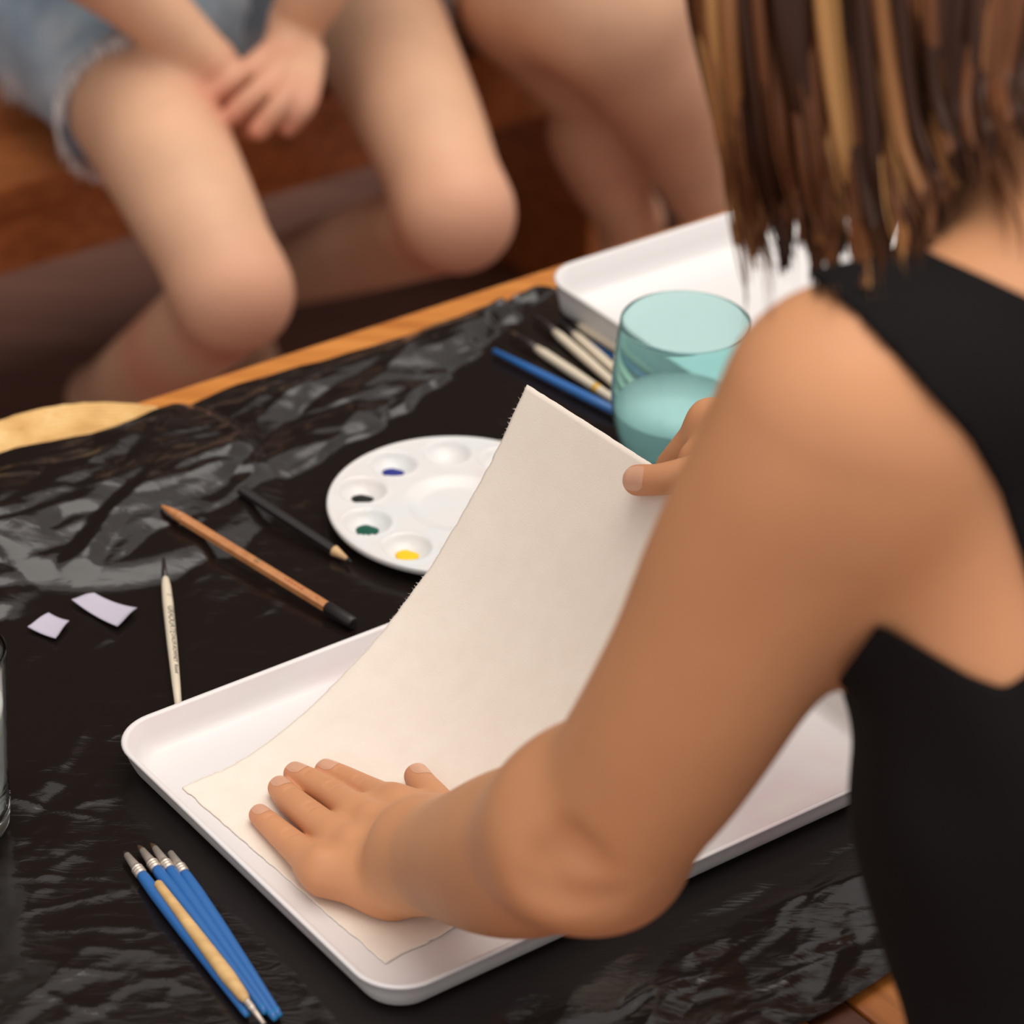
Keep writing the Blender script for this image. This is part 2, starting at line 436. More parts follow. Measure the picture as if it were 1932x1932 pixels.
#%% ------------------------------------------------------------------ setting
def quadbox(name, c, e1, e2, e3, m, **k): return struct(name, box(c, e1, e2, e3), m)
quadbox('floor', U * 0.9 + V * 2.0 + Z * -0.03, U * 4.5, V * 4.5, Z * 0.03, M_floor)
quadbox('reflection_blocker_wall', U * 1.5 + V * 3.75 + Z * 1.8, U * 4.5, V * 0.05, Z * 1.8, M_blocker)  # unseen dark wall added to block sky reflections in the plastic sheet

# table: rails along both long edges, planks across
V0, V1, UA, UB = 0.865, 1.721, -0.17, 2.03
table = thing('table', 'orange varnished wooden table under a black plastic sheet', 'table', T((UA + UB) / 2, (V0 + V1) / 2, -ZT))
TH = 0.018
part('rail', box(T((UA + UB) / 2, V1 - 0.05, -TH), U * (UB - UA) / 2, V * 0.05, Z * TH, 0.003), M_rail, table, False)
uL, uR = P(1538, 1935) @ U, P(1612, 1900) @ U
pw = 0.118; k = 0; u = UA
plank_src = None
def plank_mesh(wd, m):
    vf = box((0, 0, 0), np.array([wd / 2 - 0.0010, 0, 0]), np.array([0, (V1 - 0.1015 - V0) / 2, 0]), np.array([0, 0, TH]), 0.002)
    me = mesh(vf[0], vf[1], False); me.materials.append(m); return me
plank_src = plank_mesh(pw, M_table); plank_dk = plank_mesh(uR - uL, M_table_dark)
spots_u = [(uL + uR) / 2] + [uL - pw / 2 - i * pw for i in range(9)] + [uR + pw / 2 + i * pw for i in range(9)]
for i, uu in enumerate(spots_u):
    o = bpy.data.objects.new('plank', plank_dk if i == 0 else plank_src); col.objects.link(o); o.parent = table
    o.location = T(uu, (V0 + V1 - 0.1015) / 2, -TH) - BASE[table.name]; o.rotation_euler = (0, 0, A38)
for du in (UA + 0.08, UB - 0.08):
    for dv in (V0 + 0.07, V1 - 0.07):
        part('leg', box(T(du, dv, -0.036 - (ZT - 0.036) / 2), U * 0.035, V * 0.035, Z * (ZT - 0.036) / 2, 0.004), M_rail, table, False)

# bench
BV = 2.60; BZ = 0.45
bench = thing('bench', 'red-brown wooden bench carrying the two seated people', 'bench', U * 1.6 + V * (BV + 0.2))
for i in range(4):
    part('seat_board', box(U * 1.6 + V * (BV + 0.057 + i * 0.114) + Z * (BZ - 0.0175), U * 1.75, V * 0.0545, Z * 0.0175, 0.004), M_bench, bench, False)
part('front_board', box(U * 1.6 + V * (BV + 0.03) + Z * (BZ - 0.036 - 0.036), U * 1.74, V * 0.014, Z * 0.036, 0.003), M_bench, bench, False)
for du in (0.35, 2.25, 3.2):
    part('leg', box(U * du + V * (BV + 0.24) + Z * (BZ - 0.036) / 2, U * 0.035, V * 0.14, Z * (BZ - 0.036) / 2, 0.004), M_bench, bench, False)

#%% ------------------------------------------------------------------ black plastic sheet
rng = np.random.default_rng(7)
PU0, PU1, PV0, PV1 = 0.25, 1.78, 0.94, 1.688
SU = np.arange(PU0, PU1 + 1e-6, 0.0022); SV = np.arange(0, 1 + 1e-6, 1 / 345)
gu, gs = np.meshgrid(SU, SV, indexing='ij')
gv = PV0 + 0.004 * np.sin(gu * 31) + (PV1 + 0.003 * np.sin(gu * 23 + 1) - PV0) * gs
# lower edge of the folded-back strip
fl = np.array([((p @ U), (p @ V)) for p in (P(-250, 1290), P(0, 1190), P(130, 1118), P(290, 1050), P(430, 988), P(560, 905), P(640, 848), P(760, 778), P(880, 680), P(960, 618), P(1035, 556), P(1200, 470))])
fv = np.interp(gu, fl[:, 0], fl[:, 1]) + 0.002 * np.sin(gu * 140)
def facets(size, seed, zero=0.0, rot=0.3, aspect=1.0):
    """piecewise planar heights over a warped triangular lattice (crumpled film)"""
    r = np.random.default_rng(seed)
    x = (gu * math.cos(rot) + gv * math.sin(rot)) / (size * aspect); y = (-gu * math.sin(rot) + gv * math.cos(rot)) / size
    for m_, ph in ((0.45, 0.0), (0.25, 2.0)):
        x, y = x + m_ * np.sin(y * 1.7 + ph + seed) * 0.8, y + m_ * np.sin(x * 1.3 + ph * 2 + seed * 2) * 0.8
    x = x + y * 0.5 + 400; y = y + 400
    i, j = np.floor(x).astype(int), np.floor(y).astype(int); fx_, fy_ = x - i, y - j
    tab = r.uniform(-1, 1, (997,)); tab[r.random(997) < zero] = 0
    def hv(a_, b_): return tab[(a_ * 131 + b_ * 577 + (a_ * b_) % 89) % 997]
    lo_ = fx_ + fy_ < 1
    h00, h10, h01, h11 = hv(i, j), hv(i + 1, j), hv(i, j + 1), hv(i + 1, j + 1)
    return np.where(lo_, h00 + fx_ * (h10 - h00) + fy_ * (h01 - h00), h11 + (1 - fx_) * (h01 - h11) + (1 - fy_) * (h10 - h11))
def ridge(a, b, amp, wd):
    a, b = np.array(a), np.array(b); d = b - a; L = np.hypot(*d); d /= L
    s = (gu - a[0]) * d[0] + (gv - a[1]) * d[1]; t = -(gu - a[0]) * d[1] + (gv - a[1]) * d[0]
    t = t + 0.12 * wd * np.sin(s * 260) + 0.35 * wd * np.sin(s * 70 + a[0] * 90)
    return amp * np.exp(-np.abs(t) / wd) * sstep(-0.01, 0.02, s) * (1 - sstep(L - 0.03, L, s))
fv = fv + 0.006 * facets(0.035, 17) + 0.002 * facets(0.012, 19)
flap = sstep(-0.0025, 0.0015, gv - fv)
near = 1 - sstep(1.0, 1.05, gv)
leftz = (1 - sstep(0.70, 0.86, gu - (gv - 1.1) * 0.5)) * (1 - flap)
f50, f24, f11, f6 = facets(0.055, 3, 0.2, 0.5, 1.6), facets(0.024, 5, 0.2, 0.9, 1.5), facets(0.011, 8, 0.35, 0.2, 1.8), facets(0.0055, 11, 0.55, 0.5, 2.2)
h = 0.0005 * f50 + 0.00025 * f24 + 0.00012 * f11 + 0.00006 * f6
h += leftz * (0.0016 * f50 + 0.0010 * f24 + 0.0003 * f11 + 0.00010 * f6)
h += near * sstep(0.72, 0.9, gu) * (0.004 + 0.0050 * f50 + 0.0028 * f24 + 0.0009 * f11 + 0.0002 * f6)
rise = np.clip((gv - fv) / np.maximum(PV1 - fv, 0.02), 0, 1)
h += flap * (0.0035 + 0.0085 * np.sin(np.minimum(rise / 0.62, 1) * 1.571) * (1 - 0.95 * sstep(0.62, 1.0, rise)) + (0.0064 * f50 + 0.0040 * f24 + 0.0011 * f11) * (1 - 0.75 * sstep(0.7, 1.0, rise)) + 0.0008 * f11 + 0.00015 * f6)
for i in range(70):                                               # long pulled wrinkles in the free area on the left
    a = P(rng.uniform(-60, 620), rng.uniform(1210, 1932)); L = rng.uniform(0.03, 0.10); th = rng.normal(-0.15, 0.35)
    ua, va = a @ U, a @ V; dd = U * math.cos(th - A38 + 0.25) + V * math.sin(th - A38 + 0.25)
    h += (1 - flap) * ridge((ua, va), (ua + L * math.cos(th - 0.4), va + L * math.sin(th - 0.4)), rng.uniform(0.0003, 0.0012), rng.uniform(0.0015, 0.0045))
for i in range(70):                                               # faint pulled lines across the calm middle
    a = P(rng.uniform(150, 1150), rng.uniform(760, 1400)); L = rng.uniform(0.012, 0.06); th = rng.normal(-0.5, 0.5)
    ua, va = a @ U, a @ V
    h += (1 - flap) * ridge((ua, va), (ua + L * math.cos(th), va + L * math.sin(th)), rng.uniform(0.00025, 0.0007), rng.uniform(0.001, 0.0025))
# things press the sheet flat
def under_tray(c0, c1, ang, m_=0.006):
    a = math.radians(ang); tu = np.array([math.cos(a), math.sin(a)]); tv = np.array([-tu[1], tu[0]])
    x = gu * U[0] + gv * V[0]; y = gu * U[1] + gv * V[1]
    pu, pv = x * tu[0] + y * tu[1], x * tv[0] + y * tv[1]
    d = np.maximum(np.maximum(c0[0] - pu, pu - c1[0]), np.maximum(c0[1] - pv, pv - c1[1]))
    return sstep(-0.002, 0.03, d)
TRA = 37.6; ta = math.radians(TRA); TU = np.array([math.cos(ta), math.sin(ta), 0]); TV = np.array([-math.sin(ta), math.cos(ta), 0])
RIM = 0.0255                                                     # tray rim above the table
_q = [P(*p, RIM) for p in ((330, 1325), (720, 1180), (916, 1805), (1618, 1487), (250, 1440), (690, 1850))]
t_far = (_q[0] @ TV + _q[1] @ TV) / 2; t_near = (_q[2] @ TV + _q[3] @ TV) / 2; t_left = (_q[4] @ TU + _q[5] @ TU) / 2
t_right = t_left + 0.40
FRA = 37.2; fa = math.radians(FRA); FU = np.array([math.cos(fa), math.sin(fa), 0]); FV = np.array([-math.sin(fa), math.cos(fa), 0])
f_left = P(1040, 545, 0.033) @ FU + 0.008; f_far = (P(1060, 505, 0.033) @ FV + P(1380, 392, 0.033) @ FV) / 2
press = under_tray((t_left, t_near), (t_right, t_far), TRA) * under_tray((f_left, f_far - 0.29), (f_left + 0.4, f_far), FRA)
gx = gu * U[0] + gv * V[0]; gy = gu * U[1] + gv * V[1]
def under_disc(c, r): return sstep(r - 0.004, r + 0.02, np.hypot(gx - c[0], gy - c[1]))
PALC = P(861, 953, 0.0125); GLC = P(1277, 873, 0.0); JARC = P(-86, 1572, 0.0); MATC = np.array([-0.2865, 1.8503])
press = press * under_disc(PALC, 0.088) * under_disc(GLC, 0.034) * under_disc(JARC, 0.03)
def under_line(a_, b_, r):
    a_, b_ = P(*a_), P(*b_); e = (b_ - a_)[:2]; t_ = np.clip(((gx - a_[0]) * e[0] + (gy - a_[1]) * e[1]) / (e @ e), 0, 1)
    return sstep(r, r + 0.016, np.hypot(gx - a_[0] - t_ * e[0], gy - a_[1] - t_ * e[1]))
for a_, b_, r in (((495, 1932), (262, 1600), 0.014), ((530, 1932), (310, 1600), 0.012), ((336, 1340), (314, 1090), 0.004), ((400, 1025), (672, 1180), 0.005), ((530, 985), (665, 1062), 0.005), ((932, 663), (1190, 800), 0.005),
                  ((965, 625), (1180, 770), 0.006), ((1000, 590), (1180, 740), 0.008), ((95, 1160), (90, 1200), 0.012), ((160, 1128), (240, 1168), 0.010)):
    press = press * under_line(a_, b_, r)
h = h * (0.03 + 0.97 * press) + flap * (1 - press) * (0.0009 * f11 + 0.0012 * f24)
over_mat = 1 - sstep(0.105, 0.135, np.hypot(gx - MATC[0], gy - MATC[1]))
zz = np.maximum(h, -0.0012) + 0.0024
zz = np.maximum(zz, 0.0024 + 0.0068 * over_mat * 1.0 + np.maximum(h, 0) * over_mat)
Hsheet = zz
pts = gu[..., None] * U + gv[..., None] * V + (ZT + zz)[..., None] * Z
sheet = single('plastic_sheet', (pts.reshape(-1, 3), grid_faces(*gu.shape)), M_plastic, 'crumpled glossy black plastic sheet covering the wooden table', 'plastic sheet')
ZP = 0.0034                                                      # resting height on the sheet

#%% ------------------------------------------------------------------ straw mat
rings = []
for i in range(21):
    r = 0.1115 - 0.0025 - i * 0.0052
    if r < 0.004: break
    t = np.linspace(0, 2 * math.pi, 97)[:-1]; n = 8; ph = np.arange(n) * 2 * math.pi / n
    wob = 1 + 0.10 * np.sin(t * max(6, int(r * 500)) + i)
    R = 0.0026 * wob[:, None]
    x = (r + R * np.cos(ph)[None]) * np.cos(t)[:, None]; y = (r + R * np.cos(ph)[None]) * np.sin(t)[:, None]; z = 0.0029 + R * np.sin(ph)[None]
    v = np.stack([x + MATC[0], y + MATC[1], z + ZT + 0.0003], -1).reshape(-1, 3); m_ = len(t)
    rings.append((v, [(a * n + b, ((a + 1) % m_) * n + b, ((a + 1) % m_) * n + (b + 1) % n, a * n + (b + 1) % n) for a in range(m_) for b in range(n)]))
single('straw_mat', merge(*rings), M_straw, 'round woven straw mat at the table edge, half under the plastic', 'mat')

#%% ------------------------------------------------------------------ trays
def tray_geo(cu, cv, eu, ev, lu, lv, hgt, z0, flare=0.0075, thick=0.0032, R=0.030):
    """rounded tray; returns verts/faces. lu, lv = rim half sizes"""
    def loop(inset, rad, z, n=12):
        out = []; hx, hy = lu - inset, lv - inset; rad = max(rad, 0.003)
        for sx, sy, a0 in ((1, 1, 0), (-1, 1, 90), (-1, -1, 180), (1, -1, 270)):
            for a in np.linspace(a0, a0 + 90, n):
                a = math.radians(a); out.append(eu * (cu + sx * (hx - rad) + rad * math.cos(a)) + ev * (cv + sy * (hy - rad) + rad * math.sin(a)) + Z * (z0 + z))
        return np.array(out)
    prof = [(flare + 0.006, R - 0.012, 0.0), (flare + 0.002, R - 0.008, 0.0012), (flare, R - 0.007, 0.004), (flare * 0.5, R - 0.003, hgt * 0.55), (0.001, R, hgt - 0.0022), (0.0, R, hgt - 0.001),
            (0.0008, R, hgt), (thick * 0.9, R - 0.002, hgt), (thick + 0.0008, R - 0.003, hgt - 0.0012), (thick + flare * 0.55, R - 0.006, hgt * 0.5),
            (thick + flare, R - 0.010, 0.0075), (thick + flare + 0.0025, R - 0.012, 0.0046), (thick + flare + 0.007, R - 0.015, 0.0034), (thick + flare + 0.02, R - 0.02, 0.0032)]
    L = [loop(*p) for p in prof]; n = len(L[0]); v = np.vstack(L); f = []
    for i in range(len(L) - 1):
        for j in range(n): f.append((i * n + j, i * n + (j + 1) % n, (i + 1) * n + (j + 1) % n, (i + 1) * n + j))
    f.append(tuple(range(n))[::-1]); f.append(tuple((len(L) - 1) * n + j for j in range(n)))
    return v, f
single('tray', tray_geo((t_left + t_right) / 2, (t_near + t_far) / 2, TU, TV, (t_right - t_left) / 2, (t_far - t_near) / 2, RIM - ZP, ZT + ZP), M_white,
       'white shallow plastic tray under the hand and cream paper', 'tray')
single('tray', tray_geo(f_left + 0.20, f_far - 0.145, FU, FV, 0.20, 0.145, 0.033 - ZP, ZT + ZP, 0.006), M_white_clean,
       'empty white plastic tray behind the teal glass', 'tray')

#%% ------------------------------------------------------------------ paper sheet
PA = math.radians(40); PT = np.array([math.cos(PA), math.sin(PA), 0]); PN = np.array([-math.sin(PA), math.cos(PA), 0])
ZPAP = ZP + 0.0032 + 0.0005                                      # underside of the paper on the tray floor
TL = P(343, 1487, ZPAP)
prof = [(0.0, 0.0), (0.02, 0.0), (0.042, 0.0012), (0.085, 0.0145), (0.117, 0.0325), (0.153, 0.0565), (0.181, 0.0825), (0.209, 0.1165), (0.233, 0.1495), (0.257, 0.1885)]
pc = bez([(s, z, 0) for s, z in prof], 140)[:, :2]; pc[:, 1] = np.maximum(pc[:, 1], 0)
pr = np.random.default_rng(4)
nw = 90; W_ = 0.200
cs = np.linspace(0, 1, nw)
def rough(n, amp, seed):
    r = np.random.default_rng(seed); k = np.convolve(r.normal(0, 1, n + 8), np.ones(3) / 3, 'same')[4:-4]
    return amp * (k + 1.2 * np.interp(np.arange(n), np.linspace(0, n, n // 12 + 2), r.normal(0, 1, n // 12 + 2)))
ef, en = rough(len(pc), 0.0005, 1), rough(len(pc), 0.0005, 2); el = rough(nw, 0.0005, 3); er = rough(nw, 0.0002, 5)
flatp = bez([(0, 0, 0), (.03, 0, 0), (.062, 0, 0), (.085, .003, 0), (.113, .011, 0), (.14, .027, 0), (.17, .056, 0), (.2, .094, 0), (.23, .141, 0), (.257, .1885, 0)], 120)
def paper_z(s_, w_):
    a_ = np.interp(s_, pc[:, 0], pc[:, 1]); b_ = np.maximum(np.interp(s_, flatp[:, 0], flatp[:, 1]), 0)
    t_ = sstep(-0.01, 0.075, w_); z_ = a_ * (1 - t_) + b_ * t_
    return z_ + 0.009 * np.exp(-((s_ - 0.088) / 0.032) ** 2) * sstep(0.175, 0.205, w_)      # damp near edge cockles
top = np.zeros((len(pc), nw, 3))
tang = np.gradient(pc, axis=0); tang /= np.linalg.norm(tang, axis=1)[:, None]
for i, (s, z) in enumerate(pc):
    wgt = cs * (W_ + ef[i] + en[i]) - ef[i]
    e = el * np.exp(-i / 1.5) - er * np.exp(-(len(pc) - 1 - i) / 1.5)
    top[i] = TL + PT * s + np.outer(e, PT * tang[i, 0] + Z * tang[i, 1]) - np.outer(wgt, PN) + np.outer(paper_z(s, wgt), Z)
nrm = np.stack([-tang[:, 1], np.zeros(len(pc)), tang[:, 0]], 1)
N3 = (nrm[:, 0:1] * PT + nrm[:, 2:3] * Z)[:, None, :]
th = 0.0006
vt = (top + N3 * th).reshape(-1, 3); vb = top.reshape(-1, 3); n0 = len(vt); gf = grid_faces(len(pc), nw)
idx = np.arange(n0).reshape(len(pc), nw)
bd = np.concatenate([idx[:-1, 0], idx[-1, :-1], idx[:0:-1, -1], idx[0, :0:-1]]); nx = np.roll(bd, -1)
faces = np.vstack([gf[:, ::-1], gf + n0, np.stack([bd, nx, nx + n0, bd + n0], 1)])
paper = single('paper_sheet', (np.vstack([vt, vb]), faces), M_paper, 'cream deckle-edged sheet of paper being lifted from the white tray', 'paper')
ZHAND = ZPAP + th                                                # top of the paper under the hand
# fibres along the torn far edge
fib = []
for q in range(420):
    i = pr.integers(6, len(pc) - 1); p0 = (top[i, 0] + N3[i, 0] * th * (0.4 + 0.6 * pr.random()))
    d = PN + PT * pr.normal(0, 0.8) + Z * abs(pr.normal(0, 0.5)); d /= np.linalg.norm(d); L = abs(pr.normal(0, 0.0009)) + 0.0003
    p1 = p0 + d * L * 0.6 + pr.normal(0, 0.0002, 3); p2 = p1 + d * L * 0.5 + pr.normal(0, 0.0003, 3)
    fib.append(tube([p0 - PN * 0.0006, p1, p2], [0.00008, 0.00006, 0.00003], 3))
fo = part('torn_fibres', merge(*fib), M_paper, paper, False); fo['kind'] = 'stuff'

#%% ------------------------------------------------------------------ palette
def palette():
    c = PALC.copy(); c[2] = ZT + ZP
    Rr = 0.0875
    # wells at the places they have in the picture
    ang = [math.atan2(*(P(x, y, 0.0125) - PALC)[[1, 0]]) for x, y in ((850, 851), (742, 881), (692, 931), (709, 989), (786, 1028))]
    a0 = ang[2]; sg = 1 if math.sin(ang[3] - ang[2]) > 0 else -1; wells = [a0 + k * math.radians(36) for k in range(10)]
    nr, na = 70, 220
    rr = np.linspace(0, Rr, nr); tt = np.arange(na) * 2 * math.pi / na
    r, t = np.meshgrid(rr, tt, indexing='ij'); x, y = r * np.cos(t), r * np.sin(t)
    z = np.full_like(r, 0.0115)
    z -= 0.0042 * (1 - sstep(0.024, 0.037, r))                   # centre dish
    for a in wells:
        d = np.hypot(x - 0.0655 * math.cos(a), y - 0.0655 * math.sin(a))
        z -= 0.0098 * np.clip(1 - (d / 0.0165) ** 2, 0, 1) ** 0.8
        z += 0.0006 * np.exp(-((d - 0.0172) / 0.0015) ** 2)
    z = np.where(r > Rr - 0.0022, z + 0.0007, z)
    z[-1] -= 0.001
    top_ = np.stack([c[0] + x, c[1] + y, c[2] + z], -1)
    ext = []
    for rad, zz_ in ((Rr + 0.0003, 0.0098), (Rr - 0.0004, 0.0072), (Rr - 0.003, 0.0060), (Rr - 0.010, 0.0035), (Rr - 0.022, 0.0)):
        ext.append(np.stack([c[0] + rad * np.cos(tt), c[1] + rad * np.sin(tt), np.full(na, c[2] + zz_)], -1))
    allr = np.concatenate([top_, np.array(ext)], 0); m_ = allr.shape[0]
    f = []
    for i in range(m_ - 1):
        for j in range(na): f.append((i * na + j, (i + 1) * na + j, (i + 1) * na + (j + 1) % na, i * na + (j + 1) % na))
    f.append(tuple((m_ - 1) * na + j for j in range(na))[::-1])
    root = thing('paint_palette', 'round white paint palette with dabs of colour in its wells', 'palette', c)
    part('palette_plate', (allr.reshape(-1, 3), f), M_palette, root)
    for nm, colr, (px, py), rx, ry, wi in (('blue', (0.015, 0.022, 0.20), (745, 897), 0.0078, 0.0064, 1), ('black', (0.006, 0.009, 0.006), (690, 949), 0.0078, 0.0062, 2),
                              ('green', (0.003, 0.075, 0.045), (712, 1007), 0.0080, 0.0085, 3), ('yellow', (0.83, 0.52, 0.012), (793, 1050), 0.0082, 0.0082, 4)):
        q = c + 0.0655 * np.array([math.cos(a0 + (2 - wi) * math.radians(-36) * sg), math.sin(a0 + (2 - wi) * math.radians(-36) * sg), 0])
        v = []; nn = 20
        prof_ = [(0.0, 0.0014), (0.45, 0.0012), (0.8, 0.0007), (1.0, -0.0008), (0.8, -0.0022), (0.0, -0.003)]
        pv, pf = lathe((0, 0, 0), [(max(a, 0.001), b) for a, b in prof_], nn)
        t_ = np.arctan2(pv[:, 1], pv[:, 0]); s_ = 1 + 0.10 * np.sin(3 * t_ + rx * 900) + 0.06 * np.sin(5 * t_)
        pv = np.c_[pv[:, 0] * rx * s_, pv[:, 1] * ry * s_, pv[:, 2]] + np.array([q[0], q[1], ZT + ZP + 0.0040])
        part('paint_dab', (pv, pf), mat(nm + '_paint', colr, 0.5, 0.25), root, label=nm + ' paint')
palette()

#%% ------------------------------------------------------------------ glasses
def tumbler(name, label, c, outer, wall, base_t, m, water_z, mw, group=None):
    root = thing(name, label, 'glass', c)
    oz = np.array([z for r, z in outer]); orr = np.array([r for r, z in outer])
    zi = np.linspace(base_t, oz[-1], 24)
    inner = [(max(np.interp(z, oz, orr) - wall, 0.001), z) for z in zi]
    inner[0] = (inner[0][0] * 0.75, base_t); inner[1] = (inner[1][0] * 0.97, zi[1])
    top_ = oz[-1]; ro = orr[-1]
    prof_ = [(0.0015, 0.0)] + [(r, z) for r, z in outer[:-1]] + [(ro, top_ - 0.0006), (ro - wall * 0.25, top_), (ro - wall * 0.75, top_), (ro - wall, top_ - 0.0006)]
    prof_ += inner[::-1][1:] + [(0.0015, base_t)]
    part('glass_body', lathe(c, prof_, 96), m, root)
    gap = 0.0003
    wz = [z for z in zi if z < water_z] + [water_z]
    wp = [(0.0015, base_t + gap)] + [(max(np.interp(z, [a[1] for a in inner], [a[0] for a in inner]) - gap, 0.001), max(z, base_t + gap)) for z in wz]
    wp += [(0.0015, water_z)]
    part('water', lathe(c, wp, 96), mw, root)
    return root
gc = GLC.copy(); gc[2] = ZT + ZP
zo = np.linspace(0, 1, 30)
prof_g = bez([(0.026, 0.0, 0), (0.036, 0.006, 0), (0.0435, 0.02, 0), (0.0480, 0.042, 0), (0.0490, 0.062, 0), (0.0478, 0.084, 0), (0.0452, 0.1095, 0)], 42)[:, :2]
tumbler('drinking_glass', 'teal tinted glass tumbler part filled with water', gc, [tuple(p) for p in prof_g], 0.0016, 0.007, M_teal, 0.043, M_water)
jc = JARC.copy(); jc[2] = ZT + ZP
jp = []
for z in np.linspace(0, 0.125, 60):
    r = 0.0315 + 0.0055 * (z / 0.125) ** 0.8
    if z < 0.032: r += 0.0007 * math.sin(z * 1400)
    jp.append((r - (0.004 * (1 - z / 0.004) if z < 0.004 else 0), z))
tumbler('drinking_glass', 'clear ribbed glass tumbler cut by the left picture edge', jc, jp, 0.0022, 0.010, M_clear, 0.092, M_water)

#%% ------------------------------------------------------------------ brushes and pencils
def at_z(p, z): q = np.array(p, float); q[2] = ZT + z; return q
def brush(label, A, B, prof_h, m_h, fer, m_f, bri, m_b, group, end=None, name='paint_brush', zA=None, zB=None, bands=()):
    """A = butt end of the handle, B = where handle meets ferrule (world points, z set to rest on the sheet)"""
    rA, rB = prof_h[0][1], prof_h[-1][1]
    A = at_z(A, zA if zA is not None else ZP + 0.0042); B = at_z(B, zB if zB is not None else ZP + 0.0042)
    L = np.linalg.norm(B - A); d = (B - A) / L
    root = thing(name, label, 'brush', A * 0.5 + B * 0.5 - Z * 0.004, group)
    part('handle', lathe_axis(A, B, [(t * L, r) for t, r in prof_h], 18), m_h, root)
    if end: part('handle_end', lathe_axis(A - d * 0.0004, B, [(0, rA * 0.6), (0.0006, rA * 0.97), (0.005, np.interp(0.005 / L, [q[0] for q in prof_h], [q[1] for q in prof_h]) + 0.0001)], 18), end, root)
    for t0, t1, m_ in bands:
        rr = [np.interp(t, [q[0] for q in prof_h], [q[1] for q in prof_h]) + 0.00015 for t in (t0, t1)]
        part('band', lathe_axis(A + d * t0 * L, B, [(0, rr[0]), ((t1 - t0) * L, rr[1])], 18), m_, root)
    fl_, f0, f1 = fer
    pf = [(0, f0 * 1.02)]
    if m_f is M_ferrule:
        for k in range(3):
            z0 = 0.0014 + k * 0.0022; pf += [(z0, f0 * 1.02), (z0 + 0.0004, f0 * 1.16), (z0 + 0.0010, f0 * 1.16), (z0 + 0.0014, f0 * 0.98)]
    pf += [(fl_ * 0.45, f0 * 0.9), (fl_, f1)]
    F0 = B - d * 0.001
    part('ferrule', lathe_axis(F0, B + d, pf, 18), m_f, root)
    bl, br = bri
    G0 = F0 + d * (fl_ - 0.001)
    bp = [G0, G0 + d * bl * 0.35, G0 + d * bl * 0.7, G0 + d * bl]
    bp = [b - Z * (0.0012 * (i / 3.0)) for i, b in enumerate(bp)]
    part('bristles', tube(bp, [f1 * 0.93, br, br * 0.62, 0.0002], 10), m_b, root)
    return root
BH = [(0, 0.0019), (0.02, 0.0022), (0.3, 0.0031), (0.6, 0.0039), (0.85, 0.0040), (0.97, 0.0035), (1.0, 0.0031)]
NB = 'brushes lying in front of the tray'
def pz(x, y): return P(x, y, ZP + 0.004)
for lab, a, b, fl_, bl, mb, zz_ in (
    ('blue handled brush, leftmost of the bundle before the tray', (467, 1913), (267, 1651), 0.021, 0.006, M_bristle_d, 0.0045),
    ('blue handled brush with brown bristles beside the natural wood brush', (500, 1908), (295, 1640), 0.020, 0.008, M_bristle, 0.0044),
    ('blue handled brush with brown bristles, second from the tray in the bundle', (519, 1920), (320, 1641), 0.022, 0.008, M_bristle, 0.0046),
    ('blue handled brush of the bundle nearest to the white tray', (527, 1914), (347, 1648), 0.021, 0.003, M_bristle_d, 0.0044)):
    brush(lab, pz(*a), pz(*b), BH, M_blue, (fl_, 0.0031, 0.0019), M_ferrule, (bl, 0.0019), mb, NB, M_bluetip, zA=ZP + 0.0032, zB=ZP + zz_)
brush('natural wood brush lying reversed on top of the blue brushes', P(297, 1664, 0.013), P(466, 1885, 0.0135),
      [(0, 0.0018), (0.012, 0.0026), (0.2, 0.0030), (0.5, 0.0037), (0.8, 0.0042), (0.96, 0.0032), (1.0, 0.0019)], M_natural,
      (0.022, 0.0018, 0.0011), M_ferrule, (0.008, 0.0011), M_bristle_d, NB, zA=0.0125, zB=0.0120)

# cream brush with printing, behind the near tray
FB = 'brushes lying around the teal glass'
WH = [(0, 0.0020), (0.2, 0.0027), (0.5, 0.0033), (0.8, 0.0035), (0.93, 0.0031), (0.985, 0.0024), (1.0, 0.0017)]
wA, wB = P(338, 1345, ZP + 0.004), P(312, 1090, ZP + 0.004)
wroot = brush('cream handled brush with black printing, its butt behind the white tray', wA, wB, WH, M_cream, (0.026, 0.0017, 0.0010), M_ferrule_d, (0.022, 0.0011), M_bristle_d, None, zA=ZP + 0.0040, zB=ZP + 0.0040)
def printing(txt, root, A, B, prof_h, t0, size, m, ang, zc, flip=False):
    """text wrapped round the handle, reading from B (ferrule end) towards A"""
    cu_ = bpy.data.curves.new('print', 'FONT'); cu_.body = txt; cu_.size = 1.0; cu_.align_y = 'CENTER'
    to = bpy.data.objects.new('print', cu_); col.objects.link(to)
    me = bpy.data.meshes.new_from_object(to.evaluated_get(bpy.context.evaluated_depsgraph_get()))
    bpy.data.objects.remove(to)
    import bmesh
    bm = bmesh.new(); bm.from_mesh(me); bmesh.ops.triangulate(bm, faces=bm.faces)
    bmesh.ops.subdivide_edges(bm, edges=[e for e in bm.edges if e.calc_length() > 0.12], cuts=2)
    bm.verts.index_update()
    v = np.array([x.co[:] for x in bm.verts]); fs = [tuple(x.index for x in f.verts) for f in bm.faces]; bm.free()
    A = at_z(A, zc); B = at_z(B, zc); L = np.linalg.norm(B - A); d = (A - B) / L
    side = np.cross(Z, d)
    s = t0 + v[:, 0] * size
    r = np.interp(1 - s / L, [q[0] for q in prof_h], [q[1] for q in prof_h]) + 0.00012
    th_ = ang + v[:, 1] * size / r
    pts_ = B + np.outer(s, d) + (np.sin(th_) * r)[:, None] * side + (np.cos(th_) * r)[:, None] * Z
    return part('lettering', (pts_, fs), m, root, False)
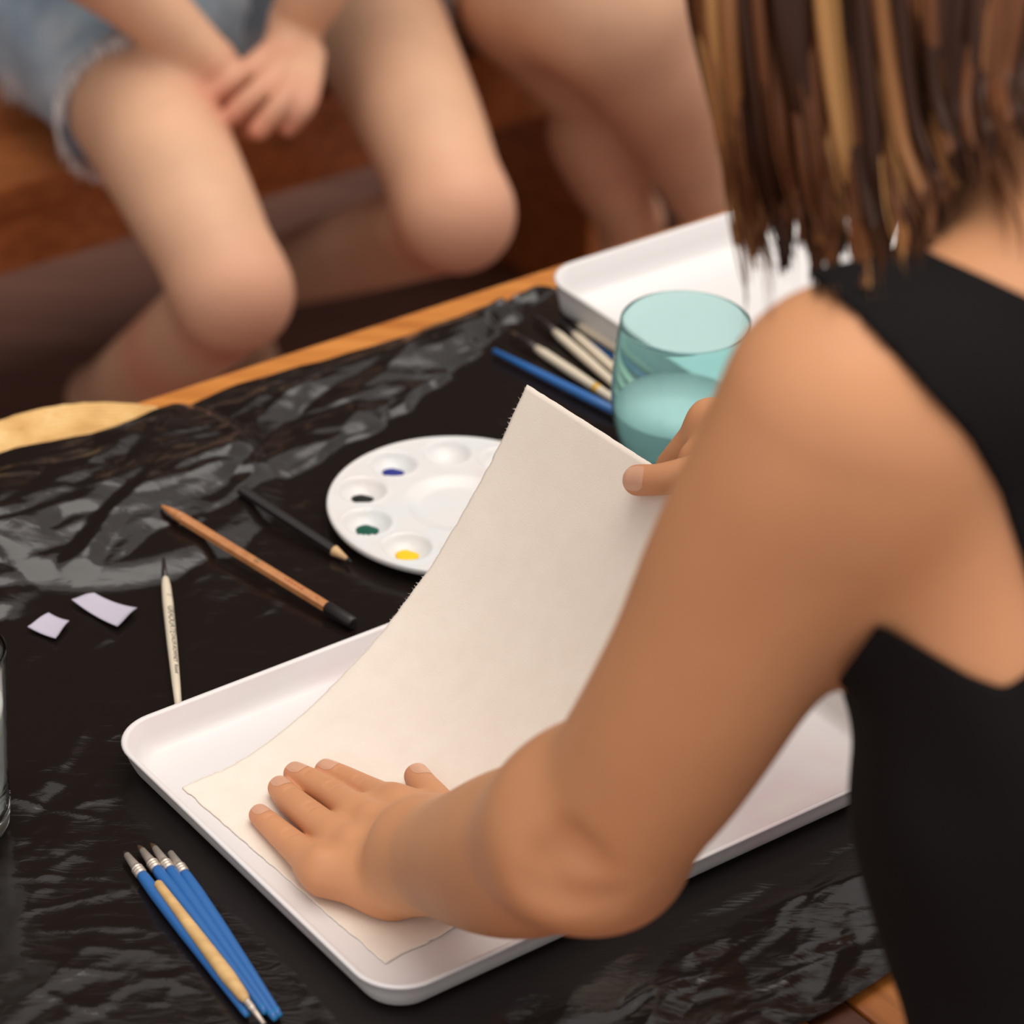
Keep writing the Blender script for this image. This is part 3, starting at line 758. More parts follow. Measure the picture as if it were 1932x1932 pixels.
for txt, t0, size in (('2', 0.024, 0.0040), ('GRADUATE', 0.0380, 0.0060), ('DALER-ROWNEY', 0.0700, 0.0040), ('Round', 0.1035, 0.0036)):
    printing(txt, wroot, wA, wB, WH, t0, size, M_ink, 0.35, ZP + 0.0040)

# far brushes round the teal glass
FH = [(0, 0.0018), (0.3, 0.0030), (0.7, 0.0037), (0.93, 0.0034), (1.0, 0.0026)]
b0 = P(932, 663, ZP + 0.003); b1 = P(1140, 768, ZP + 0.003); dd = (b1 - b0) / np.linalg.norm(b1 - b0)
brush('blue handled brush lying beside the teal glass, ferrule end hidden', b0, b0 + dd * 0.135, [(0, 0.0021), (0.3, 0.0030), (0.7, 0.0036), (1, 0.0030)], M_blue, (0.018, 0.003, 0.002), M_ferrule, (0.006, 0.002), M_bristle, FB, zA=ZP + 0.0036, zB=ZP + 0.0040)
for lab, tip, thr, L, fer, mb, bands, zc in (
    ('cream handled brush with a yellow band beside the teal glass', (1012, 657), (1140, 742), 0.140, 0.024, M_bristle, [(0.50, 0.535, M_yellowband)], 0.0040),
    ('cream handled brush, third from the far tray beside the teal glass', (1047, 626), (1145, 712), 0.140, 0.024, M_bristle_d, [], 0.0040),
    ('cream handled brush, second from the far tray beside the teal glass', (1083, 630), (1148, 688), 0.130, 0.020, M_bristle_d, [], 0.0042),
    ('thin cream brush pushed against the far white tray', (1093, 615), (1150, 650), 0.110, 0.016, M_bristle_d, [], 0.0042)):
    p0, p1 = P(*tip, ZP + 0.004), P(*thr, ZP + 0.004); dd = (p1 - p0) / np.linalg.norm(p1 - p0)
    brush(lab, p0 + dd * L, p0, FH, M_cream, (fer, 0.0025, 0.0014), M_ferrule_d, (0.012, 0.0016), mb, FB, zA=ZP + zc, zB=ZP + zc, bands=[(1 - b, 1 - a, m_) for a, b, m_ in bands])
p0, p1 = P(1112, 643, ZP + 0.003), P(1150, 668, ZP + 0.003); dd = (p1 - p0) / np.linalg.norm(p1 - p0)
brush('thin blue handled brush between cream brushes near the far tray', p0, p0 + dd * 0.12, [(0, 0.0013), (0.5, 0.0020), (1, 0.0018)], M_blue, (0.016, 0.0018, 0.0012), M_ferrule, (0.006, 0.0012), M_bristle, FB, zA=ZP + 0.0022, zB=ZP + 0.0024)

def hexprism(A, d, a, b, stations, n=6):
    v = []; f = []
    for t, r in stations:
        for k in range(n):
            th_ = 2 * math.pi * (k + 0.5) / n; v.append(A + d * t + (a * math.cos(th_) + b * math.sin(th_)) * r)
    for i in range(len(stations) - 1):
        for k in range(n): f.append((i * n + k, i * n + (k + 1) % n, (i + 1) * n + (k + 1) % n, (i + 1) * n + k))
    f.append(tuple(range(n))[::-1]); f.append(tuple((len(stations) - 1) * n + k for k in range(n)))
    return np.array(v), f
def rounded(A, d, stations, n=16): return tube([A + d * t for t, r in stations], [r for t, r in stations], n)
# natural pencil
pA, pB = P(305, 967, ZP + 0.008), P(668, 1176, ZP + 0.0045)
pA[2] = ZT + ZP + 0.0135; pB[2] = ZT + ZP + 0.0042
Lp = np.linalg.norm(pB - pA); dp = (pB - pA) / Lp; _, pa, pb = frame(dp)
proot = thing('pencil', 'natural wood pencil with a black end, lying on the plastic sheet', 'pencil', pA * 0.5 + pB * 0.5 - Z * 0.004)
RP = 0.0038
part('barrel', hexprism(pA, dp, pa, pb, [(0.020, RP * 0.95), (0.022, RP), (Lp - 0.024, RP)]), M_pencil, proot, False)
part('point', rounded(pA, dp, [(0, 0.0005), (0.0015, 0.0012), (0.008, 0.0024), (0.016, 0.0034), (0.0215, 0.0038)]), M_pencil, proot)
part('end_cap', rounded(pA, dp, [(Lp - 0.0245, 0.0039), (Lp - 0.024, 0.0042), (Lp - 0.004, 0.0043), (Lp - 0.0008, 0.0041), (Lp, 0.0034)]), M_black, proot)
def decal(t0, t1, w0, w1, m):
    up_ = pb * (1 if pb[2] > 0 else -1); up_ = up_ / np.linalg.norm(up_); sd = np.cross(up_, dp)
    ang = math.radians(0); hh = RP * math.cos(math.pi / 6) + 0.00012
    v = [pA + dp * t + up_ * hh + sd * s for t, s in ((t0, w0), (t1, w0), (t1, w1), (t0, w1))]
    part('print_mark', (np.array(v), [(0, 1, 2, 3)]), m, proot, False)
decal(0.0905, 0.0945, -0.0014, 0.0014, M_greenink)
for k_ in range(6): decal(0.119 + k_ * 0.0030, 0.1208 + k_ * 0.0030, -0.0014, 0.0004 + 0.0008 * (k_ % 2), M_redink)
decal(0.1475, 0.1495, -0.0012, 0.0008, M_redink)
# black pencil
kA, kB = P(455, 938, ZP + 0.004), P(663, 1060, ZP + 0.003); kA[2] = ZT + ZP + 0.0100; kB[2] = ZT + ZP + 0.0030
Lk = np.linalg.norm(kB - kA); dk = (kB - kA) / Lk; _, ka, kb = frame(dk)
kroot = thing('pencil', 'black pencil with a sharpened point beside the palette', 'pencil', kA * 0.5 + kB * 0.5 - Z * 0.004)
part('barrel', hexprism(kA, dk, ka, kb, [(0, 0.0037), (Lk - 0.017, 0.0037), (Lk - 0.0155, 0.0035)]), M_black, kroot, False)
part('point', rounded(kA, dk, [(Lk - 0.0165, 0.0038), (Lk - 0.0150, 0.0035), (Lk - 0.004, 0.0013)]), M_sharp, kroot)
part('lead', rounded(kA, dk, [(Lk - 0.0045, 0.0013), (Lk - 0.001, 0.0006), (Lk, 0.0003)], 10), M_ink, kroot)

# scraps of tape
def scrap(label, corners, lift):
    c = [P(*p, 0.006) for p in corners]; n = 12; v = []
    for i in range(n + 1):
        s = i / n
        for j in range(7):
            t = j / 6; p = (c[0] * (1 - s) + c[3] * s) * (1 - t) + (c[1] * (1 - s) + c[2] * s) * t
            v.append(p + Z * (ZT + ZP + 0.0022 + lift * 4 * (s - 0.5) ** 2 + 0.0006 * math.sin(5 * t) - p[2]))
    v = np.array(v); f = grid_faces(n + 1, 7); k = len(v)
    idx = np.arange(k).reshape(n + 1, 7); bd = np.concatenate([idx[:-1, 0], idx[-1, :-1], idx[:0:-1, -1], idx[0, :0:-1]]); nx = np.roll(bd, -1)
    f = np.vstack([f, f[:, ::-1] + k, np.stack([bd, nx, nx + k, bd + k], 1)])
    return single('tape_scrap', (np.vstack([v, v - Z * 0.0003]), f), M_tape, label, 'tape', 'scraps of pale tape on the plastic')
scrap('longer curved scrap of pale lilac tape on the plastic', ((178, 1122), (135, 1133), (222, 1184), (259, 1150)), 0.002)
scrap('smaller square scrap of pale lilac tape nearer the clear tumbler', ((92, 1157), (52, 1182), (105, 1204), (131, 1172)), 0.001)
#%% BODIES
def add_flush(o, spots, base):
    """reddening of the skin at joints and other spots: spots (world point, radius, amount)"""
    me = o.data; n = len(me.vertices); co = np.empty(n * 3, np.float32); me.vertices.foreach_get('co', co)
    co = co.reshape(-1, 3) + base.astype(np.float32); a = np.zeros(n, np.float32)
    for p, r, k in spots: a = np.maximum(a, k * np.exp(-((co - np.asarray(p, np.float32)) ** 2).sum(1) / r ** 2))
    at = me.attributes.new('flush', 'FLOAT', 'POINT'); at.data.foreach_set('value', a)
def depth_map(f, x0, x1, y0, y1, n):
    """depth of the body over a patch of the picture, for laying hair on it"""
    xs, ys = np.linspace(x0, x1, n), np.linspace(y0, y1, n); X, Y = np.meshgrid(xs, ys, indexing='ij')
    R_ = FW + np.outer(((X - 966) / FPX).ravel(), RT) + np.outer(((966 - Y) / FPX).ravel(), UP); d = np.full(n * n, 1.1)
    for _ in range(40): d = np.minimum(d + 0.85 * f((CAM + R_ * d[:, None]).astype(np.float32)), 2.4)
    d = d.reshape(n, n)
    def look(x, y):
        i = int(np.clip(round((x - x0) / (x1 - x0) * (n - 1)), 0, n - 1)); j = int(np.clip(round((y - y0) / (y1 - y0) * (n - 1)), 0, n - 1)); return d[i, j]
    return look
def hit(f, x, y, d0=1.0, d1=2.6):
    """first point of the body on the sight line of a pixel"""
    r = ray(x, y); d = d0
    for _ in range(200):
        p = CAM + r * d; e = float(f(p[None].astype(np.float32))[0])
        if e < 0.0001: break
        d += e * 0.8
        if d > d1: break
    return p
def gradient(f, p, e=0.0008):
    q = np.array([p + np.eye(3)[k] * s_ * e for k in range(3) for s_ in (1, -1)], np.float32); v = f(q)
    g = np.array([v[0] - v[1], v[2] - v[3], v[4] - v[5]]); return g / np.linalg.norm(g)
def nail(f, c, d, n, wd, ln):
    """nail plate projected on the body surface; c in the finger, d along it, n out of the nail"""
    d = d - n * (d @ n); d /= np.linalg.norm(d); sd = np.cross(n, d); m_ = 11
    a, b = [q.ravel() for q in np.meshgrid(np.linspace(-1, 1, m_), np.linspace(-1, 1, m_), indexing='ij')]
    p = c + np.outer(a * np.sqrt(1 - 0.42 * b * b) * wd, sd) + np.outer(b * np.sqrt(1 - 0.30 * a * a) * ln, d) + n * 0.02
    for _ in range(30): p = p - np.outer(f(p.astype(np.float32)) * 0.9, n)
    v = p + np.outer(0.00042 - 0.0010 * np.maximum(0, np.maximum(abs(a), abs(b)) - 0.72), n); fc = grid_faces(m_, m_)
    g = (v[1] - v[0]); nn = np.cross(v[m_] - v[0], v[1] - v[0])
    return v, (fc if nn @ n > 0 else fc[:, ::-1])

# ---------------------------------------------------------------- person lifting the paper
S_ = Q(1585, 770, 1.36)
N0 = np.array([0.262, 1.285, 1.235]); N1 = N0 + V * 0.055 + Z * 0.07
HC = np.array([0.172, 1.395, 1.405])
lean = -0.36 * V + 0.93 * Z; lean /= np.linalg.norm(lean)
tors = [cone((0.278, 1.262, 1.15), (0.304, 1.198, 1.02), 0.140, 0.146, 0.03, V, 1.42),
        cone((0.304, 1.198, 1.02), (0.330, 1.145, 0.88), 0.146, 0.130, 0.03, V, 1.36),
        cone((0.330, 1.145, 0.88), (0.335, 1.110, 0.78), 0.132, 0.165, 0.03, V, 1.36),
        cone(N0, S_ - Z * 0.012 + U * 0.02, 0.052, 0.044, 0.03),
        cone(N0, S_ + U * 0.31 - Z * 0.012, 0.052, 0.044, 0.03),
        cone(S_ + U * 0.045 - Z * 0.02, Q(1830, 1060, 1.475), 0.050, 0.062, 0.04),      # shoulder blade
        cone(Q(1780, 1000, 1.455), Q(1880, 1215, 1.475), 0.050, 0.050, 0.03),
        cone(S_ + U * 0.27 - Z * 0.02, np.array([0.39, 1.29, 1.08]), 0.050, 0.065, 0.04)]
f_torso = union(tors)
def px(lst): return [(Q(x, y, d), r) for x, y, d, r in lst]
arm_l = px([(1585, 770, 1.36, .0515), (1530, 900, 1.38, .0525), (1430, 1080, 1.42, .0510), (1335, 1270, 1.46, .0480), (1222, 1450, 1.51, .0455), (1122, 1562, 1.555, .0420)])
elb = px([(1122, 1562, 1.555, .0420), (1165, 1612, 1.57, .026)])
fore = px([(1104, 1574, 1.56, .0420), (985, 1607, 1.645, .0450), (885, 1620, 1.715, .0372), (803, 1612, 1.768, .0285)])
zb = ZHAND
def sw(p): return (p - TL) @ PT, -((p - TL) @ PN)
def hp(x, y, h_):
    p = P(x, y, zb + h_)
    for _ in range(4): p = P(x, y, zb + h_ + float(paper_z(*sw(p))))
    return p
fing = {'pinky': [(604, 1640, .0148, .0112), (549, 1591, .0094, .0087), (511, 1557, .0070, .0073), (490, 1538, .0058, .0064)],
        'ring': [(662, 1600, .0200, .0108), (588, 1543, .0130, .0097), (547, 1508, .0086, .0084), (528, 1487, .0066, .0072)],
        'middle': [(700, 1552, .0215, .0108), (630, 1502, .0135, .0093), (583, 1474, .0088, .0082), (557, 1460, .0066, .0071)],
        'index': [(748, 1520, .0200, .0104), (684, 1488, .0120, .0088), (641, 1466, .0082, .0078), (615, 1454, .0064, .0069)],
        'thumb': [(850, 1572, .0230, .0135), (826, 1520, .0140, .0108), (800, 1486, .0090, .0092), (787, 1465, .0074, .0078)]}
FJ = {k_: [(hp(x, y, h_), r) for x, y, h_, r in v] for k_, v in fing.items()}
wr = Q(803, 1612, 1.768)
hand = []
for k_, j in FJ.items(): hand += chain(j, 0.0035)
def ahead(k_, t_): return FJ[k_][0][0] * (1 - t_) + FJ[k_][1][0] * t_ - Z * 0.002
palm = [cone(ahead('pinky', .30), hp(770, 1640, .024), .0086, .019, 0.010), cone(ahead('ring', .42), hp(785, 1622, .027), .0096, .020, 0.010),
        cone(ahead('middle', .42), hp(800, 1605, .028), .0096, .020, 0.010), cone(ahead('index', .22), hp(815, 1590, .026), .0096, .020, 0.010),
        cone(ahead('ring', .42), ahead('middle', .42), .0074, .0074, 0.008), cone(ahead('pinky', .25), ahead('ring', .30), .0076, .0080, 0.008), cone(ahead('middle', .40), ahead('index', .25), .0076, .0076, 0.008),
        cone(FJ['index'][0][0], FJ['thumb'][1][0], .0080, .0075, 0.016), cone(FJ['thumb'][0][0], hp(805, 1603, .026), .0135, .022, 0.014),
        cone(hp(612, 1655, .0130), hp(735, 1670, .0165), .0112, .0150, 0.014), cone(hp(735, 1670, .0165), wr, .0150, .0260, 0.018),
        cone(hp(800, 1605, .028), wr, .022, .0270, 0.018)]
# right arm and hand gripping the raised edge of the paper
RS = S_ + U * 0.33; RW = Q(1440, 815, 1.815); RE = (RS + RW) / 2 + U * 0.10 - Z * 0.09 - V * 0.05
rarm = chain([(RS, .050), (RS * 0.5 + RE * 0.5, .047), (RE, .041)], 0.02) + chain([(RE, .041), (RE * 0.6 + RW * 0.4, .041), (RW, .027)], 0.015)
def paper_pt(s_, w_, off):
    g_ = (float(paper_z(s_ + .002, w_)) - float(paper_z(s_ - .002, w_))) / .004; n_ = Z - PT * g_; n_ /= np.linalg.norm(n_)
    return TL + PT * s_ - PN * w_ + Z * float(paper_z(s_, w_)) + n_ * (off + (th if off > 0 else 0))
rth = [(paper_pt(.2520, .1185, .0098), .0092), (paper_pt(.2560, .1375, .0112), .0094), (Q(1350, 880, 1.812), .0115), (Q(1410, 850, 1.800), .018)]
rhand = chain(rth, 0.006)
E0, E1 = paper_pt(.2555, .15, 0), paper_pt(.2495, .15, 0); tg = (E0 - E1) / np.linalg.norm(E0 - E1); nn_ = paper_pt(.2555, .15, -.01) - E0; nn_ /= np.linalg.norm(nn_)
for w0, dn in ((.134, .032), (.150, .045), (.165, .047), (.178, .036)):                # fingers over the top edge and down behind the sheet
    e_ = paper_pt(.2555, w0, 0); kn = e_ + tg * .018 + nn_ * .015
    rhand += chain([(kn, .0105), (e_ - tg * .006 + nn_ * .013, .0092), (e_ - tg * dn + PN * .012 + nn_ * .0115, .0076)], 0.004) + [cone(kn, RW, .0110, .020, 0.010)]
# the side of the forefinger shows beyond the paper's top edge
rhand += [cone(Q(1266, 878, 1.889), Q(1342, 798, 1.856), .0090, .0122, 0.008), cone(Q(1342, 798, 1.856), RW, .0122, .022, 0.012)]
headp = [cone(N0, N1, .056, .050, 0.03), cone(N1, HC - Z * 0.02, .050, .060, 0.03)]
fd = V * 0.80 - Z * 0.60; hd_up = V * 0.60 + Z * 0.80                                # face looks down at the work
headp += [ell(HC, [U, fd, hd_up], [.074, .092, .104], 0.02), ell(HC + fd * .045 - hd_up * .060, [U, fd, hd_up], [.050, .045, .052], 0.03),
          cone(HC + fd * .088 + hd_up * .010, HC + fd * .106 - hd_up * .024, .008, .011, 0.014), cone(HC + fd * .092 - U * .016 - hd_up * .053, HC + fd * .092 + U * .016 - hd_up * .053, .006, .006, 0.008)]
for sgn in (-1, 1):
    headp += [ell(HC + U * sgn * .030 + fd * .078 + hd_up * .012, [U, fd, hd_up], [.014, .010, .009], 0.006), ell(HC + U * sgn * .076 - hd_up * .008, [U, fd, hd_up], [.008, .020, .030], 0.006)]
body = tors + headp + chain(arm_l, 0.03, 12) + chain(elb, 0.02) + chain(fore, 0.035, 16) + palm + hand + rarm + rhand
f0 = union(body)
segs = []
for k_ in ('pinky', 'ring', 'middle', 'index'):
    j = FJ[k_]; d = j[2][0] - j[0][0]; d /= np.linalg.norm(d); sd = np.cross(Z, d); sd /= np.linalg.norm(sd)
    for q in (-.0035, 0.0, .0032):
        c = j[1][0] + d * q + Z * j[1][1] * 1.02
        segs.append((c - sd * .0042, c + sd * .0042, .0011, .0015))
    c = j[2][0] + Z * j[2][1] * 1.0; segs.append((c - sd * .003, c + sd * .003, .0008, .0014))
    segs.append((j[0][0] + Z * j[0][1] - d * .002, j[0][0] + Z * j[0][1] + d * .003, -.0016, .0065))      # knuckle
for a_, b_, dep, wd in (((1030, 1632), (1080, 1606), .0085, .012), ((1010, 1680), (1140, 1705), .0055, .012), ((1080, 1606), (1115, 1640), .003, .012)):
    segs.append((hit(f0, *a_), hit(f0, *b_), dep, wd))
f_g = grooves(f0, segs)
def f_body(p):
    d = f_g(p); m_ = (p[:, 2] < ZT + zb + .04) & (p[:, 0] < 0.03) & (p[:, 1] > 1.30)
    return np.where(m_, np.maximum(d, 0.9 * (ZT + zb + 0.0003 + paper_z(*sw(p)) - p[:, 2])), d)
hx = sorted([p[0] for v in FJ.values() for p, r in v]); hy = sorted([p[1] for v in FJ.values() for p, r in v])
fx = [(hx[0] - .012, hx[-1] + .008, .0011)]; fy = [(hy[0] - .014, hy[-1] + .014, .0011)]; fz = [(ZT + zb - .004, ZT + zb + .038, .0011)]
tpt = rth[0][0]
fx.append((tpt[0] - .014, tpt[0] + .028, .0014)); fy.append((tpt[1] - .02, tpt[1] + .016, .0014)); fz.append((tpt[2] - .014, tpt[2] + .014, .0014))
person = thing('person', 'person in a black sleeveless top with long brown hair, pressing paper into a tray', 'person', np.array([0.335, 1.11, 0.0]))
bv, bf = bodymesh(f_body, body, 0.0042, (fx, fy, fz), refine=True)
bo = part('body', (bv, bf), M_skin, person)
spots = []
for k_, j in FJ.items():
    spots += [(j[3][0], .011, .75), (j[2][0], .008, .45), (j[1][0], .008, .5), (j[0][0], .009, .35)]
spots += [(rth[0][0], .014, .6), (elb[1][0], .05, .35)]
add_flush(bo, spots, BASE[person.name])
for k_, j in FJ.items():
    d = j[3][0] - j[2][0]; d /= np.linalg.norm(d)
    if k_ == 'thumb':
        n = Z * .80 + RT * .35 - FW * .3
    else: n = Z * 0.80 - d * 0.0 + PN * 0.05
    n = n - d * (n @ d); n /= np.linalg.norm(n); n = n + d * 0.06; n /= np.linalg.norm(n)
    r = j[3][1]
    part('finger_nail', nail(f_body, j[3][0] - d * r * 0.38, d, n, r * 0.76, r * 0.98), M_nail, person)
d = rth[0][0] - rth[1][0]; d /= np.linalg.norm(d); n = -FW - d * (-FW @ d); n = n + Z * 0.15; n /= np.linalg.norm(n)
part('finger_nail', nail(f_body, rth[0][0] - d * .0035, d, n, .0074, .0085), M_nail, person)

# black sleeveless top
def poly_d(poly):
    poly = np.array(poly, float)
    def g(p):
        v = p - CAM; dz = v @ FW; x = 966 + FPX * (v @ RT) / dz; y = 966 - FPX * (v @ UP) / dz
        best = np.full(len(p), 1e9); ins = np.zeros(len(p), bool)
        for i in range(len(poly)):
            a, b = poly[i], poly[(i + 1) % len(poly)]; e = b - a
            t = np.clip(((x - a[0]) * e[0] + (y - a[1]) * e[1]) / (e @ e), 0, 1)
            best = np.minimum(best, np.hypot(x - a[0] - t * e[0], y - a[1] - t * e[1]))
            c = (a[1] > y) != (b[1] > y)
            ins ^= c & (x < (b[0] - a[0]) * (y - a[1]) / (b[1] - a[1] + 1e-12) + a[0])
        return np.where(ins, -best, best) * dz / FPX
    return g
hole = poly_d([(900, 900), (1300, 560), (1500, 500), (1555, 545), (1610, 590), (1690, 675), (1770, 765), (1830, 830), (1885, 930), (1932, 1075), (1968, 1180), (1945, 1265), (1895, 1298), (1830, 1275), (1760, 1235), (1690, 1195), (1655, 1178), (1596, 1262), (1420, 1500), (1000, 1500)])
neckline = poly_d([(1560, 120), (1560, 455), (1610, 440), (1685, 440), (1760, 478), (1850, 518), (1940, 560), (2080, 640), (2300, 560), (2500, 120)])
clothed = tors + chain(arm_l[:3], 0.03) + [headp[0]]
f_cl = union(clothed)
def f_top(p):
    d = f_cl(p) - 0.0045
    wob = 0.0014 * np.sin(p[:, 2] * 70 + p[:, 0] * 60) * np.sin(p[:, 1] * 50)
    d = np.maximum(d + wob, -hole(p)); d = np.maximum(d, -neckline(p))
    return np.maximum(d, 0.80 - p[:, 2])
part('sleeveless_top', bodymesh(f_top, clothed, 0.0034), M_top, person)
legs = [cone((0.335, 1.11, 0.86), (0.335, 1.11, 0.80), .155, .170, 0.03, V, 1.35)]
for sgn in (-1, 1):
    h0 = np.array([0.335, 1.11, 0.79]) + U * sgn * .085
    legs += chain([(h0, .095), (h0 - Z * .36 - V * .02, .068), (h0 - Z * .70 - V * .05, .048)], 0.03) + [cone(h0 - Z * .745 - V * .06, h0 - Z * .745 + V * .12, .042, .036, 0.02)]
fl_ = union(legs)
part('trousers', bodymesh(lambda p: np.maximum(fl_(p) - 0.004, p[:, 2] - 0.86), legs, 0.012), M_top, person)

# hair: a cap with long locks falling from it
M_hair = [mat('hair_dark_brown', (0.042, 0.016, 0.008), 0.38, 0.18), mat('hair_brown', (0.14, 0.050, 0.020), 0.38, 0.18),
          mat('hair_light_brown', (0.27, 0.115, 0.042), 0.36, 0.18), mat('hair_golden', (0.42, 0.21, 0.075), 0.36, 0.18)]
hr = np.random.default_rng(21)
f_upper = union(tors + headp + chain(arm_l, 0.03)); look_d = depth_map(f_upper, 1300, 2060, -80, 640, 40)
def surf_depth(x, y, dflt):
    d = look_d(x, y); return min(dflt, d - 0.006) if d < 2.2 else dflt
# clumps: x at the top of the picture, x half way, tip, tip depth, shade
clumps = [(1340, 1372, 1394, 455, 1.48, 3), (1368, 1385, 1425, 500, 1.475, 2), (1385, 1400, 1440, 430, 1.47, 2), (1405, 1440, 1484, 512, 1.465, 0), (1440, 1462, 1480, 420, 1.46, 1), (1468, 1492, 1520, 470, 1.455, 1),
          (1490, 1520, 1540, 545, 1.45, 0), (1510, 1545, 1572, 560, 1.44, 1), (1535, 1560, 1582, 470, 1.44, 1), (1552, 1590, 1640, 530, 1.43, 3), (1580, 1610, 1625, 530, 1.42, 1), (1605, 1640, 1660, 530, 1.41, 0), (1632, 1680, 1705, 490, 1.40, 2),
          (1660, 1700, 1735, 480, 1.40, 0), (1690, 1720, 1755, 450, 1.39, 1), (1720, 1745, 1780, 420, 1.39, 0), (1755, 1775, 1800, 345, 1.385, 2), (1790, 1795, 1815, 345, 1.38, 0), (1825, 1815, 1840, 350, 1.375, 0), (1860, 1840, 1852, 330, 1.37, 1),
          (1895, 1868, 1872, 300, 1.365, 0), (1930, 1900, 1898, 270, 1.36, 1), (1965, 1935, 1930, 260, 1.36, 0), (2000, 1970, 1960, 250, 1.36, 1), (2040, 2010, 1990, 250, 1.36, 0)]
groups = [[], [], [], []]
def strand(x0, xm, xe, ye, de, wd, shade, spread, n_=6):
    o1, o2 = hr.normal(0, 1), hr.normal(0, 1); w_ = hr.uniform(-1.4, 1.4)
    xa = x0 + spread * 1.0 * o1; xb = xm + spread * (0.8 * o1 + 0.3 * o2); xc = xe * 0.8 + xm * 0.2 + spread * (0.45 * o1 + 0.3 * o2); xd = xe + spread * 0.13 * o1 + hr.normal(0, 3); yd = ye + 12 - abs(hr.normal(0, 45))
    t = (x0 - 1650) / 420; d0 = 1.43 + 0.012 * hr.normal()
    lay = 0.008 * hr.random() if wd < 0.008 else -0.004
    dd_ = [surf_depth(x_, y_, q_) - lay for x_, y_, q_ in ((xa, -60, d0), (xb, ye * 0.5, d0 * .5 + de * .5), (xc, ye * 0.8, de), (xd, yd, de))]
    r0 = HC + hd_up * 0.105 - fd * 0.02 + RT * 0.05 * t + hr.normal(0, .006, 3); r1 = Q(1650 + (xa - 1650) * 0.97, -430, 1.40)
    path = bez([r0, r1, Q(xa, -60, dd_[0]), Q(xb, ye * 0.5, dd_[1]), Q(xc, ye * 0.8, dd_[2]), Q(xd, yd, dd_[3])], 36)
    k = len(path); s_ = np.linspace(0, 1, k)
    path = path + np.outer(0.0022 * w_ * np.sin(s_ * 9 + o2 * 3) * s_, RT)
    groups[shade].append(tube(path, wd * (1 - 0.9 * s_ ** 2.5), n_, 0.6, hint=FW))
for x0, xm, xe, ye, de, g in clumps:
    for q in range(3): strand(x0, xm, xe * .6 + xm * .4, ye * 0.80, de + .006, 0.012, 0 if q else min(g, 1), 8, 8)
    for q in range(20):
        sh = g if hr.random() < .82 else int(np.clip(g + hr.choice([-1, 1]), 0, 3))
        strand(x0, xm, xe, ye, de, 0.0030 + 0.0032 * hr.random(), sh, 15)
    for q in range(7): strand(x0, xm, xe, ye + 25, de - .004, 0.0006 + 0.0006 * hr.random(), int(np.clip(g + hr.choice([-1, 0, 1]), 0, 3)), 24, 4)
for x0, xm, xe, ye in ((1352, 1378, 1412, 560), (1345, 1376, 1405, 610), (1380, 1398, 1450, 600), (1375, 1400, 1462, 600), (1800, 1830, 1885, 450), (1820, 1840, 1905, 480), (1830, 1850, 1930, 500), (1850, 1870, 1925, 420)):
    for q in range(3): strand(x0, xm, xe, ye, 1.47, 0.0011, 1, 6, 5)
# hair drawn over the back of the head, and locks falling before the far shoulder
CC = HC + hd_up * .012 - fd * .012
for q in range(230):
    ph = math.radians(hr.uniform(128, 412)); ths = np.radians(np.linspace(88, -28 - 14 * hr.random(), 14)); tw = hr.normal(0, .10)
    pth = [CC + (1.0 + .02 * hr.random()) * (.083 * math.cos(t_) * math.cos(ph + tw * i / 13) * U + .095 * math.cos(t_) * math.sin(ph + tw * i / 13) * fd + .113 * math.sin(t_) * hd_up) for i, t_ in enumerate(ths)]
    if math.cos(ph) > 0.55 and math.sin(ph) > -0.5:
        e_ = pth[-1]; pth += [e_ + V * .025 - Z * .05 + U * .01, e_ + V * .04 - Z * .12 + U * .012, e_ + V * .045 - Z * (.18 + .03 * hr.random()) + U * .005]
    pth = bez(pth, 2 * len(pth)); s_ = np.linspace(0, 1, len(pth))
    groups[int(hr.choice([0, 1, 1, 2]))].append(tube(pth, (.0034 + .002 * hr.random()) * (1 - .8 * s_ ** 4), 6))
capf = union([ell(HC + hd_up * .012 - fd * .012, [U, fd, hd_up], [.082, .094, .112], .01)])
def f_cap(p): return np.maximum(capf(p), (p - HC) @ (fd * .85 - hd_up * .5).astype(np.float32) - 0.035)
cv, cf = bodymesh(f_cap, [ell(HC, [U, fd, hd_up], [.12, .12, .125])], 0.007)
ho = part('hair', (cv, cf), M_hair[1], person)
for g, nm in enumerate(('dark brown hair', 'brown hair', 'light brown hair', 'golden brown hair')):
    part('hair_locks', merge(*groups[g]), M_hair[g], person, parent=ho, label=nm)

